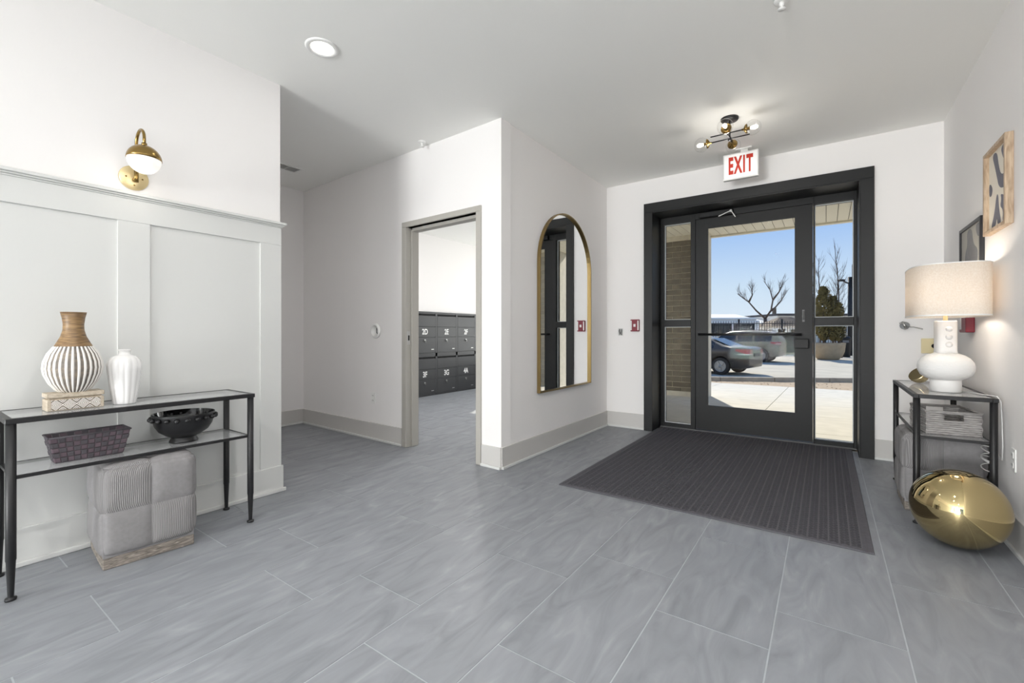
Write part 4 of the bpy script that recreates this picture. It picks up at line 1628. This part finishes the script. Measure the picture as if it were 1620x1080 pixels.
# ---- cars
def car(name, label, loc, rz, paint, kind):
    """long axis local x, nose at +x... the tail (local -x end) carries the lamps"""
    t = thing(name, label, 'car', loc, rz)
    if kind == 'sedan':
        Lr, W = 4.75, 0.90
        # x, z_low, z_belt, z_top, w_belt, w_top
        prof = [(-2.36, 0.42, 0.86, 0.90, 0.66, 0.60), (-2.31, 0.30, 0.96, 1.00, 0.78, 0.68), (-2.15, 0.25, 1.00, 1.045, 0.85, 0.70), (-1.75, 0.23, 1.0, 1.06, 0.90, 0.70),
                (-1.45, 0.22, 0.99, 1.13, 0.91, 0.66), (-0.95, 0.2, 0.97, 1.34, 0.915, 0.60), (-0.45, 0.2, 0.955, 1.425, 0.915, 0.585), (0.15, 0.2, 0.94, 1.425, 0.915, 0.585), (0.65, 0.2, 0.93, 1.28, 0.91, 0.62), (1.15, 0.21, 0.92, 1.02, 0.90, 0.68), (1.7, 0.23, 0.88, 0.93, 0.87, 0.65), (2.15, 0.27, 0.76, 0.80, 0.80, 0.58), (2.38, 0.36, 0.64, 0.67, 0.66, 0.5)]
        wheels, wr = (-1.42, 1.38), 0.325
    else:
        Lr, W = 4.7, 0.93
        prof = [(-2.33, 0.50, 0.98, 1.05, 0.70, 0.62), (-2.28, 0.36, 1.06, 1.22, 0.82, 0.68), (-2.12, 0.30, 1.09, 1.44, 0.88, 0.66), (-1.85, 0.28, 1.09, 1.60, 0.92, 0.65), (-1.3, 0.26, 1.07, 1.665, 0.935, 0.65),
                (-0.6, 0.25, 1.05, 1.69, 0.94, 0.65), (0.1, 0.25, 1.03, 1.66, 0.94, 0.65), (0.6, 0.25, 1.02, 1.50, 0.935, 0.67), (1.1, 0.26, 1.01, 1.15, 0.93, 0.72), (1.7, 0.28, 0.98, 1.03, 0.90, 0.7), (2.15, 0.32, 0.86, 0.9, 0.82, 0.62), (2.36, 0.42, 0.72, 0.75, 0.68, 0.55)]
        wheels, wr = (-1.46, 1.36), 0.36
    rings = []
    for x, zl, zb, zt, wb, wt_ in prof:
        half = [(wb * 0.88, zl), (wb * 0.985, zl + 0.10), (wb, zl + (zb - zl) * 0.55), (wb * 0.985, zb - 0.05), (wb * 0.955, zb), (wt_ + (wb - wt_) * 0.30, zb + (zt - zb) * 0.55), (wt_, zb + (zt - zb) * 0.93), (wt_ * 0.72, zt), (0.0, zt + 0.012)]
        ring = [(x, y, z) for y, z in half] + [(x, -y, z) for y, z in reversed(half[:-1])]
        rings.append(ring)
    body = MB().loft(rings, True, True).build('body', paint, t)
    # wheel arches cut out of the body
    cut = MB()
    for wx in wheels:
        cut.tube([(wx, -1.2, wr), (wx, 1.2, wr)], wr + 0.055, 28)
    co = cut.build('cutter', paint)
    co.location = loc
    co.rotation_euler = (0, 0, rz)
    md = body.modifiers.new('cut', 'BOOLEAN')
    md.operation = 'DIFFERENCE'
    md.object = co
    md.solver = 'EXACT'
    dg = bpy.context.evaluated_depsgraph_get()
    dg.update()
    nm = bpy.data.meshes.new_from_object(body.evaluated_get(dg))
    body.modifiers.clear()
    body.data = nm
    bpy.data.objects.remove(co)
    # dark core inside the arches
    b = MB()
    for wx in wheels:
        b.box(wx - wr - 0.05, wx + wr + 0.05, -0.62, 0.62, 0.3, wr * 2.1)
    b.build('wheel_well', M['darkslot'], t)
    for wx in wheels:
        for sy in (-1, 1):
            X = Matrix.Translation((wx, sy * (W - 0.205), wr)) @ Matrix.Rotation(-sy * PI / 2, 4, 'X')
            b = MB()
            b.lathe([(wr * 0.62, 0.0), (wr * 0.94, 0.0), (wr, 0.03), (wr, 0.17), (wr * 0.93, 0.20), (wr * 0.66, 0.195), (wr * 0.64, 0.16)], 32, X=X, caps=True)
            wo = b.build('wheel', M['tyre'], t)
            b = MB()
            for k in range(5):
                a = 2 * PI * k / 5 + 0.3
                R_ = Matrix.Rotation(a, 4, 'Z')
                b.box(0.02, wr * 0.62, -0.035, 0.035, 0.165, 0.192, X=X @ R_)
            b.lathe([(wr * 0.66, 0.162), (wr * 0.66, 0.198), (wr * 0.58, 0.195), (wr * 0.57, 0.165)], 28, X=X)
            b.lathe([(0.06, 0.165), (0.055, 0.2), (0.001, 0.202)], 16, X=X)
            b.build('rim', M['rim'], wo)
    # windows sit just proud of the greenhouse
    def side_glass(x0, x1):
        for sy in (-1, 1):
            vs, fs = [], []
            n_ = 16
            for i in range(n_ + 1):
                x = x0 + (x1 - x0) * i / n_
                for k in range(len(prof) - 1):
                    if prof[k][0] <= x <= prof[k + 1][0]:
                        f_ = (x - prof[k][0]) / (prof[k + 1][0] - prof[k][0])
                        q = [prof[k][m_] * (1 - f_) + prof[k + 1][m_] * f_ for m_ in range(6)]
                        break
                _, zl, zb, zt, wb, wt_ = q
                lo = (x, sy * (wb * 0.955 * 0.92 + (wt_ + (wb - wt_) * 0.3) * 0.08 + 0.012), zb + (zt - zb) * 0.06)
                mid = (x, sy * (wt_ + (wb - wt_) * 0.30 + 0.012), zb + (zt - zb) * 0.55)
                hi = (x, sy * (wt_ + (wb - wt_) * 0.08 + 0.012), zb + (zt - zb) * 0.84)
                vs += [lo, mid, hi]
            for i in range(n_):
                for k in range(2):
                    a_ = i * 3 + k
                    fs.append((a_, a_ + 3, a_ + 4, a_ + 1))
            MB().add(vs, fs, True).build('side_window', M['carglass'], t)
    if kind == 'sedan':
        side_glass(-1.15, -0.28)
        side_glass(-0.2, 0.72)
        b = MB()
        b.add([(-1.66, -0.6, 1.082), (-1.66, 0.6, 1.082), (-0.98, 0.52, 1.362), (-0.98, -0.52, 1.362)], [(0, 1, 2, 3)])
        b.build('rear_window', M['carglass'], t)
        lampz, lens = (-2.31, -1.96, 0.80, 0.975, 0.36), (-2.30, -2.05, 0.765, 0.80)
    else:
        side_glass(-1.95, -1.12)
        side_glass(-1.04, -0.28)
        side_glass(-0.2, 0.72)
        b = MB()
        b.add([(-2.27, -0.62, 1.22), (-2.27, 0.62, 1.22), (-2.05, 0.55, 1.50), (-2.05, -0.55, 1.50)], [(0, 1, 2, 3)])
        b.build('rear_window', M['carglass'], t)
        lampz, lens = (-2.27, -1.92, 0.94, 1.09, 0.52), (-2.27, -2.15, 0.975, 1.02)

    def surf(x, z):
        x = max(x, prof[0][0])
        for k in range(len(prof) - 1):
            if prof[k][0] <= x <= prof[k + 1][0]:
                f_ = (x - prof[k][0]) / (prof[k + 1][0] - prof[k][0])
                q = [prof[k][m_] * (1 - f_) + prof[k + 1][m_] * f_ for m_ in range(6)]
                break
        _, zl, zb, zt, wb, wt_ = q
        hp = [(wb * 0.88, zl), (wb * 0.985, zl + 0.10), (wb, zl + (zb - zl) * 0.55), (wb * 0.985, zb - 0.05), (wb * 0.955, zb), (wt_ + (wb - wt_) * 0.30, zb + (zt - zb) * 0.55), (wt_, zb + (zt - zb) * 0.93)]
        for (a_, z0_), (c_, z1_) in zip(hp, hp[1:]):
            if z0_ <= z <= z1_:
                return a_ + (c_ - a_) * (z - z0_) / max(1e-6, z1_ - z0_)
        return hp[-1][0]

    def patch(nm_, mm, xa, xb, za, zb_, off, yin=None, taper=0.6):
        for sy in (-1, 1):
            vs, fs = [], []
            n_ = 8
            for i in range(n_ + 1):
                x = xa + (xb - xa) * i / n_
                zt_ = zb_ - (zb_ - za) * taper * 0.0 * i / n_
                zl_ = za + (zb_ - za) * taper * i / n_
                for k in range(4):
                    z = zl_ + (zt_ - zl_) * k / 3
                    vs.append((x, sy * (surf(x, z) + off), z))
            for i in range(n_):
                for k in range(3):
                    a_ = i * 4 + k
                    fs.append((a_, a_ + 4, a_ + 5, a_ + 1))
            if yin:
                o_ = len(vs)
                for k in range(4):
                    z = za + (zb_ - za) * k / 3
                    vs.append((prof[0][0] - off, sy * (surf(prof[0][0], z) + off * 0.5), z))
                    vs.append((prof[0][0] - off, sy * yin, z))
                for k in range(3):
                    fs.append((k, k + 1, o_ + 2 * k + 2, o_ + 2 * k))
                    fs.append((o_ + 2 * k, o_ + 2 * k + 2, o_ + 2 * k + 3, o_ + 2 * k + 1))
            MB().add(vs, fs, False).build(nm_, mm, t, fix=False)
    patch('tail_lamp', M['tail'], lampz[0], lampz[1], lampz[2], lampz[3], 0.014, lampz[4])
    patch('reverse_lens', M['tailwhite'], lens[0], lens[1], lens[2], lens[3], 0.02, lampz[4] + 0.05, 0.2)
    b = MB()
    if kind == 'suv':
        b.box(-1.7, 0.2, -0.60, -0.56, 1.70, 1.735)
        b.box(-1.7, 0.2, 0.56, 0.60, 1.70, 1.735)
        b.box(-2.33, -2.1, -0.55, 0.55, 1.55, 1.60)
        b.build('roof_rail', paint, t)
    else:
        b.box(-2.41, -2.33, -0.26, 0.26, 0.70, 0.82)
        b.build('plate_recess', M['darkslot'], t)
    return t


# visible near rear wheels stand at (-3.23, 18.07) and (-2.71, 27.06); tails point to the right of the picture
def place(kind, wheel, rz, wx, W):
    # local wheel contact (wx, side*W) with side facing the building
    side = 1
    c, s = math.cos(rz), math.sin(rz)
    lx, ly = wx, side * W
    return (wheel[0] - (c * lx - s * ly), wheel[1] - (s * lx + c * ly), ZL)


CR = PI + math.radians(-13)
car('parked_sedan', 'dark sedan parked nearest the entrance, tail to the right', place('sedan', (-3.23, 18.07), CR, -1.42, 0.88), CR, M['carpaint'], 'sedan')
CR2 = PI + math.radians(-8)
car('parked_suv', 'taupe sport utility car parked behind the dark sedan', place('suv', (-2.85, 27.06), CR2, -1.46, 0.9), CR2, M['suvpaint'], 'suv')

# white van far left
t = thing('white_van', 'white van with dark windows parked beyond the cars', 'van', (-7.6, 41.2, ZL), math.atan2(2.844, 4.045))
b = MB()
b.box(-3.2, 3.1, -1.0, 1.0, 0.45, 2.62)
b.box(-3.1, 2.9, -0.95, 0.95, 2.62, 2.85)
b.build('body', M['whitepaint'], t, bevel=0.12, seg=3)
for i in range(3):
    bx('window', M['carglass'], t, -2.9 + i * 1.9, -1.15 + i * 1.9, -1.012, -0.99, 1.35, 2.35, 0.03)
for wx in (-2.0, 2.0):
    b = MB()
    b.tube([(wx, -1.02, 0.38), (wx, -0.75, 0.38)], 0.38, 20)
    b.build('wheel', M['tyre'], t)

# planter with evergreens
t = thing('concrete_planter', 'large round tan concrete planter in the parking lot right of the door', 'planter', (0.092, 32.335, ZL))
b = MB()
b.lathe([(0.50, 0.0), (0.56, 0.05), (0.70, 0.22), (0.80, 0.48), (0.84, 0.86), (0.86, 0.98), (0.78, 0.98), (0.76, 0.86)], 40)
b.build('bowl', M['planter'], t)
b = MB()
b.lathe([(0.77, 0.86), (0.76, 0.90), (0.4, 0.93), (0.001, 0.94)], 24)
b.build('soil', M['dirt'], t)


def foliage(t, ox, oy, h, r, n):
    b = MB()
    b.tube([(ox, oy, 0), (ox + 0.01, oy, h * 0.5), (ox, oy, h * 0.9)], [0.05, 0.035, 0.01], 8)
    b.build('trunk', M['bark'], t)
    b = MB()
    for _ in range(n):
        f_ = random.random()
        z = h * (0.03 + 0.97 * f_)
        prof_ = (min(1.0, f_ / 0.25) ** 0.5) * (1 - max(0, f_ - 0.55) / 0.47) ** 0.6
        a = random.uniform(0, 2 * PI)
        lump = 1 + 0.18 * math.sin(a * 3 + z * 3) + 0.12 * math.sin(z * 7 + a)
        rr = r * prof_ * lump * math.sqrt(random.uniform(0.35, 1.0))
        p = Vector((ox + rr * math.cos(a), oy + rr * math.sin(a), z))
        d = Vector((math.cos(a) * 0.7, math.sin(a) * 0.7, random.uniform(0.5, 1.4))).normalized()
        s_ = Vector((-math.sin(a), math.cos(a), random.uniform(-0.4, 0.4))).normalized()
        L = random.uniform(0.07, 0.17)
        w = L * 0.38
        k = d.cross(s_) * 0.3 * w
        b.add([p, p + d * L * 0.5 + s_ * w + k, p + d * L, p + d * L * 0.5 - s_ * w - k], [(0, 1, 2), (0, 2, 3)])
    tag(b.build('foliage', M['leaf'], t, fix=False), kind='stuff')


t = thing('evergreen_shrub', 'dark evergreen shrub of three leafy columns growing in the tan planter', 'shrub', (0.092, 32.335, ZL + 0.985))
foliage(t, -0.22, -0.06, 3.25, 0.54, 3200)
foliage(t, 0.24, 0.10, 2.70, 0.40, 1800)
foliage(t, 0.50, 0.06, 2.30, 0.34, 1500)


def branch(b, p, d, L, r, depth, spread=0.5, up=0.15, kids=(2, 3), seg=3):
    pts, rs = [p], [r]
    q = Vector(p)
    dd = Vector(d).normalized()
    for i in range(seg):
        dd = (dd + Vector((random.uniform(-1, 1), random.uniform(-1, 1), random.uniform(-0.6, 0.9))) * 0.13 + Vector((0, 0, up * 0.3))).normalized()
        q = q + dd * L / seg
        pts.append(q.copy())
        rs.append(r * (1 - 0.5 * (i + 1) / seg))
    b.tube(pts, rs, 5 if depth < 3 else 6, caps=False)
    if depth <= 0:
        return
    for k in range(random.randint(*kids)):
        f_ = random.uniform(0.35, 1.0)
        i = min(seg - 1, int(f_ * seg))
        o = pts[i].lerp(pts[i + 1], f_ * seg - i) if i < seg else pts[-1]
        nd = (dd + Vector((random.uniform(-1, 1), random.uniform(-1, 1), random.uniform(-0.3, 0.8))) * spread).normalized()
        branch(b, o, nd, L * random.uniform(0.5, 0.8), r * 0.5, depth - 1, spread, up, kids, seg)


def stem_tree(label, x, y, stems, zb=ZL):
    t = thing('bare_tree', label, 'tree', (x, y, zb))
    for dx, h, lean in stems:
        b = MB()
        p0 = Vector((dx, 0, 0))
        pts = [p0 + Vector((lean * h * f_ + 0.05 * math.sin(f_ * 9 + dx * 5), 0.06 * math.sin(f_ * 7), h * f_)) for f_ in [i / 8 for i in range(9)]]
        b.tube(pts, [0.058 * (1 - 0.85 * i / 8) + 0.005 for i in range(9)], 7)
        for i in range(34):
            f_ = random.uniform(0.25, 0.98)
            k = min(7, int(f_ * 8))
            o = pts[k].lerp(pts[k + 1], f_ * 8 - k)
            a = random.uniform(0, 2 * PI)
            branch(b, o, (math.cos(a) * 0.6, math.sin(a) * 0.6, 0.9), h * 0.20 * (1.1 - f_ * 0.7), 0.010, 1, 0.4, 0.3, (2, 4))
        b.build('stem', M['bark'], t)
    return t


random.seed(21)
stem_tree('tall bare multi stemmed tree rising behind the planter evergreens', 0.30, 35.0, [(-0.55, 6.4, -0.02), (0.12, 5.7, 0.03), (0.45, 7.1, -0.035), (-0.95, 5.4, -0.03)])

# the spreading bare tree: limbs follow the photo, twigs random
t = thing('bare_tree', 'spreading leafless tree with forked trunk beyond the parking lot', 'tree', (-5.837, 59.46, ZL))
px = 0.0735
rx, ry = 0.818, 0.575


def tp(u, v, d=0.0):
    """offsets in the tree's own plane: u to the right, v up (metres)"""
    return Vector((rx * u - ry * d, ry * u + rx * d, v + 0.0))


base = tp(0, 0)
fork = tp(0.05, 3.25)
b = MB()
b.tube([base, tp(0.03, 1.6), fork], [0.25, 0.20, 0.19], 10)
b.build('trunk', M['bark'], t)
limbs = [[fork, tp(-0.9, 4.2, 0.2), tp(-1.65, 5.2, 0.4), tp(-2.3, 5.7, 0.5), tp(-2.9, 6.2, 0.6)],
         [tp(-1.65, 5.2, 0.4), tp(-1.35, 6.0, 0.2), tp(-1.5, 6.7, 0.0)],
         [fork, tp(0.55, 4.2, -0.3), tp(0.7, 5.4, -0.4), tp(0.4, 6.5, -0.4), tp(-0.2, 7.5, -0.3)],
         [tp(0.7, 5.4, -0.4), tp(1.3, 6.3, -0.6), tp(1.75, 7.4, -0.6)],
         [tp(0.45, 4.0, -0.2), tp(1.3, 4.6, 0.1), tp(2.05, 5.4, 0.2), tp(2.35, 5.9, 0.2)]]
for lb in limbs:
    b = MB()
    n_ = len(lb)
    b.tube(lb, [0.115 * (1 - 0.75 * i / (n_ - 1)) for i in range(n_)], 8)
    for i in range(14):
        f_ = random.uniform(0.35, 1.0) * (n_ - 1)
        k = min(n_ - 2, int(f_))
        o = lb[k].lerp(lb[k + 1], f_ - k)
        d = (lb[k + 1] - lb[k]).normalized() + Vector((random.uniform(-0.7, 0.7), random.uniform(-0.7, 0.7), random.uniform(0.1, 0.9)))
        branch(b, o, d, random.uniform(0.6, 1.2), 0.018, 1, 0.7, 0.2, (2, 4))
    b.build('limb', M['bark'], t)

# street lamp with sign box
t = thing('street_lamp', 'dark street lamp post with side arm right of the evergreens', 'street lamp', (1.363, 38.85, ZL))
b = MB()
b.tube([(0, 0, 0), (0, 0, 5.45)], [0.16, 0.13], 12)
b.build('pole', M['iron'], t)
b = MB()
b.tube([(0, 0, 5.0), (-0.2, -0.15, 5.05), (-0.38, -0.27, 5.16)], 0.05, 8)
b.build('arm', M['iron'], t)
b = MB()
b.sphere((-0.5, -0.35, 5.22), 0.2, 14, 8, sc=(1.2, 0.9, 0.42))
b.build('lamp_head', M['iron'], t)
bx('sign_box', M['grey'], t, 0.13, 0.32, -0.3, 0.3, 4.9, 6.2, 0.03)
bx('sign_edge', M['iron'], t, 0.10, 0.16, -0.33, 0.33, 4.8, 6.3, 0.02)

# iron fence
t = thing('iron_fence', 'black iron picket fence running behind the parked cars', 'fence', (-7.95, 35.0, ZL), math.atan2(7.02, 9.99))
FL = 16.0
b = MB()
k = 0
xx = 0.0
while xx < FL:
    b.box(xx - 0.012, xx + 0.012, -0.012, 0.012, 0.1, 2.45)
    xx += 0.19
tag(b.build('pickets', M['iron'], t), kind='stuff')
for z_ in (0.2, 1.35, 2.25):
    bx('rail', M['iron'], t, 0, FL, -0.02, 0.02, z_, z_ + 0.045)
for i in range(6):
    bx('post', M['iron'], t, 3.2 * i - 0.05 + 0.03, 3.2 * i + 0.05 + 0.03, -0.05, 0.05, 0, 2.6)
t = thing('gate_screen', 'dark mesh screen panel low on the iron fence right of the cars', 'screen', (-2.711, 38.32, ZL), math.atan2(7.02, 9.99))
b = MB()
frame_rect(b, 'x', -0.15, 2.4, 0.12, 1.62, -0.06, -0.02, 0.06)
b.build('frame', M['iron'], t)
bx('mesh_backing', M['darkslot'], t, -0.09, 2.34, -0.03, -0.022, 0.18, 1.56)
for i in range(6):
    bx('slat', M['iron'], t, -0.09, 2.34, -0.05, -0.035, 0.24 + i * 0.22, 0.38 + i * 0.22)
bx('lower_board', M['curb'], t, -0.15, 2.4, 0.0, 0.04, -0.02, 0.12)
t = thing('notice_board', 'small white notice sign fixed to the iron fence', 'sign', (-3.141, 37.9, 0.95), math.atan2(7.02, 9.99))
bx('board', M['whitepaint'], t, -0.21, 0.21, -0.1, -0.06, -0.02, 0.50, 0.01)
b = MB()
b.box(-0.13, 0.13, -0.104, -0.1, 0.30, 0.34)
b.box(-0.13, 0.13, -0.104, -0.1, 0.2, 0.23)
b.build('print', M['grey'], t)

# low shed with a brown roof behind the fence
t = thing('brown_shed', 'low shed with brown gabled roof behind the fence', 'shed', (-3.1, 56.4, ZL), math.atan2(7.02, 9.99))
bx('wall', M['whitewall'], t, -1.9, 2.6, 0, 3.0, 0, 2.5)
b = MB()
b.add([(-2.3, -0.3, 2.35), (2.9, -0.3, 2.35), (2.9, 3.3, 2.35), (-2.3, 3.3, 2.35), (-0.3, 1.5, 3.35), (1.0, 1.5, 3.35)], [(0, 1, 5, 4), (2, 3, 4, 5), (0, 4, 3), (1, 2, 5), (0, 3, 2, 1)])
b.build('roof', M['roof'], t)
for i in range(3):
    f_ = bx('window', M['whitepaint'], t, -1.5 + i * 1.35, -0.5 + i * 1.35, -0.05, 0.01, 1.3, 2.1)
    bx('pane', M['carglass'], f_, -1.4 + i * 1.35, -0.6 + i * 1.35, -0.06, -0.045, 1.4, 2.0)

# long pale industrial building with chimney on the horizon
t = thing('warehouse', 'long pale warehouse with a chimney on the horizon', 'building', (-16.4, 86.3, ZL), math.atan2(11.06, 15.74))
bx('wall', M['whitewall'], t, 0, 26, 0, 16, 0, 3.2)
b = MB()
b.add([(-0.3, -0.4, 3.2), (11.6, -0.4, 3.2), (11.6, 15.5, 5.6), (-0.3, 15.5, 5.6), (-0.3, 15.5, 3.2), (11.6, 15.5, 3.2)], [(0, 1, 2, 3), (1, 5, 2), (0, 3, 4), (2, 5, 4, 3), (0, 4, 5, 1)])
b.build('roof', M['whitepaint'], t)
bx('upper_wall', M['whitewall'], t, 11.6, 26, 0.5, 12, 3.2, 4.7)
bx('roof_edge', M['roofdark'], t, 11.6, 26, 0.3, 12, 4.7, 5.1)
b = MB()
b.box(13.0, 13.5, 4, 4.5, 5.1, 6.3)
b.build('chimney', M['roof'], t)
for i in range(8):
    w_ = bx('window', M['whitepaint'], t, 1.2 + i * 3.0, 2.8 + i * 3.0, -0.05, 0.02, 1.6, 2.8)
    bx('pane', M['carglass'], w_, 1.3 + i * 3.0, 2.7 + i * 3.0, -0.07, -0.04, 1.7, 2.7)

# dark bin and low wall right of the planter
t = thing('waste_bin', 'dark waste bin standing right of the tan planter', 'bin', (1.04, 36.2, ZL))
b = MB()
b.lathe([(0.20, 0.0), (0.24, 0.02), (0.27, 1.15), (0.29, 1.17), (0.29, 1.23), (0.2, 1.34), (0.001, 1.38)], 20)
b.build('body', M['iron'], t)
b = MB()
b.box(-0.16, 0.16, -0.30, -0.24, 0.95, 1.1)
b.build('flap', M['grey'], t)
t = thing('low_wall', 'low brown kerb wall behind the waste bin', 'wall', (1.3, 38.6, ZL), math.atan2(7.02, 9.99))
bx('blocks', M['curb'], t, -0.6, 9.0, 0.3, 0.6, 0, 0.34)
bx('coping', M['stone'], t, -0.65, 9.05, 0.25, 0.65, 0.34, 0.40, 0.01)

# what the wall mirror shows through the glass: a tan house and a bare tree to the right of the lot
t = thing('tan_house', 'tan two storey house far to the right, seen only in the wall mirror', 'house', (13.5, 44.0, ZL), -0.35)
bx('wall', M['planter'], t, -5, 9, 0, 8, 0, 7.2)
b = MB()
b.add([(-5.4, -0.4, 7.2), (9.4, -0.4, 7.2), (9.4, 8.4, 7.2), (-5.4, 8.4, 7.2), (-3, 4, 9.6), (7, 4, 9.6)], [(0, 1, 5, 4), (2, 3, 4, 5), (0, 4, 3), (1, 2, 5), (0, 3, 2, 1)])
b.build('roof', M['roof'], t)
for i in range(4):
    for z_ in (1.0, 4.4):
        w_ = bx('window', M['whitepaint'], t, -3.9 + i * 3.4, -2.4 + i * 3.4, -0.06, 0.02, z_, z_ + 1.7)
        bx('pane', M['carglass'], w_, -3.78 + i * 3.4, -2.52 + i * 3.4, -0.08, -0.05, z_ + 0.12, z_ + 1.58)
stem_tree('bare multi stemmed tree far right in front of the tan house, seen in the mirror', 12.0, 36.0, [(-0.6, 7.5, -0.03), (0.1, 8.2, 0.02), (0.7, 7.0, 0.05)])
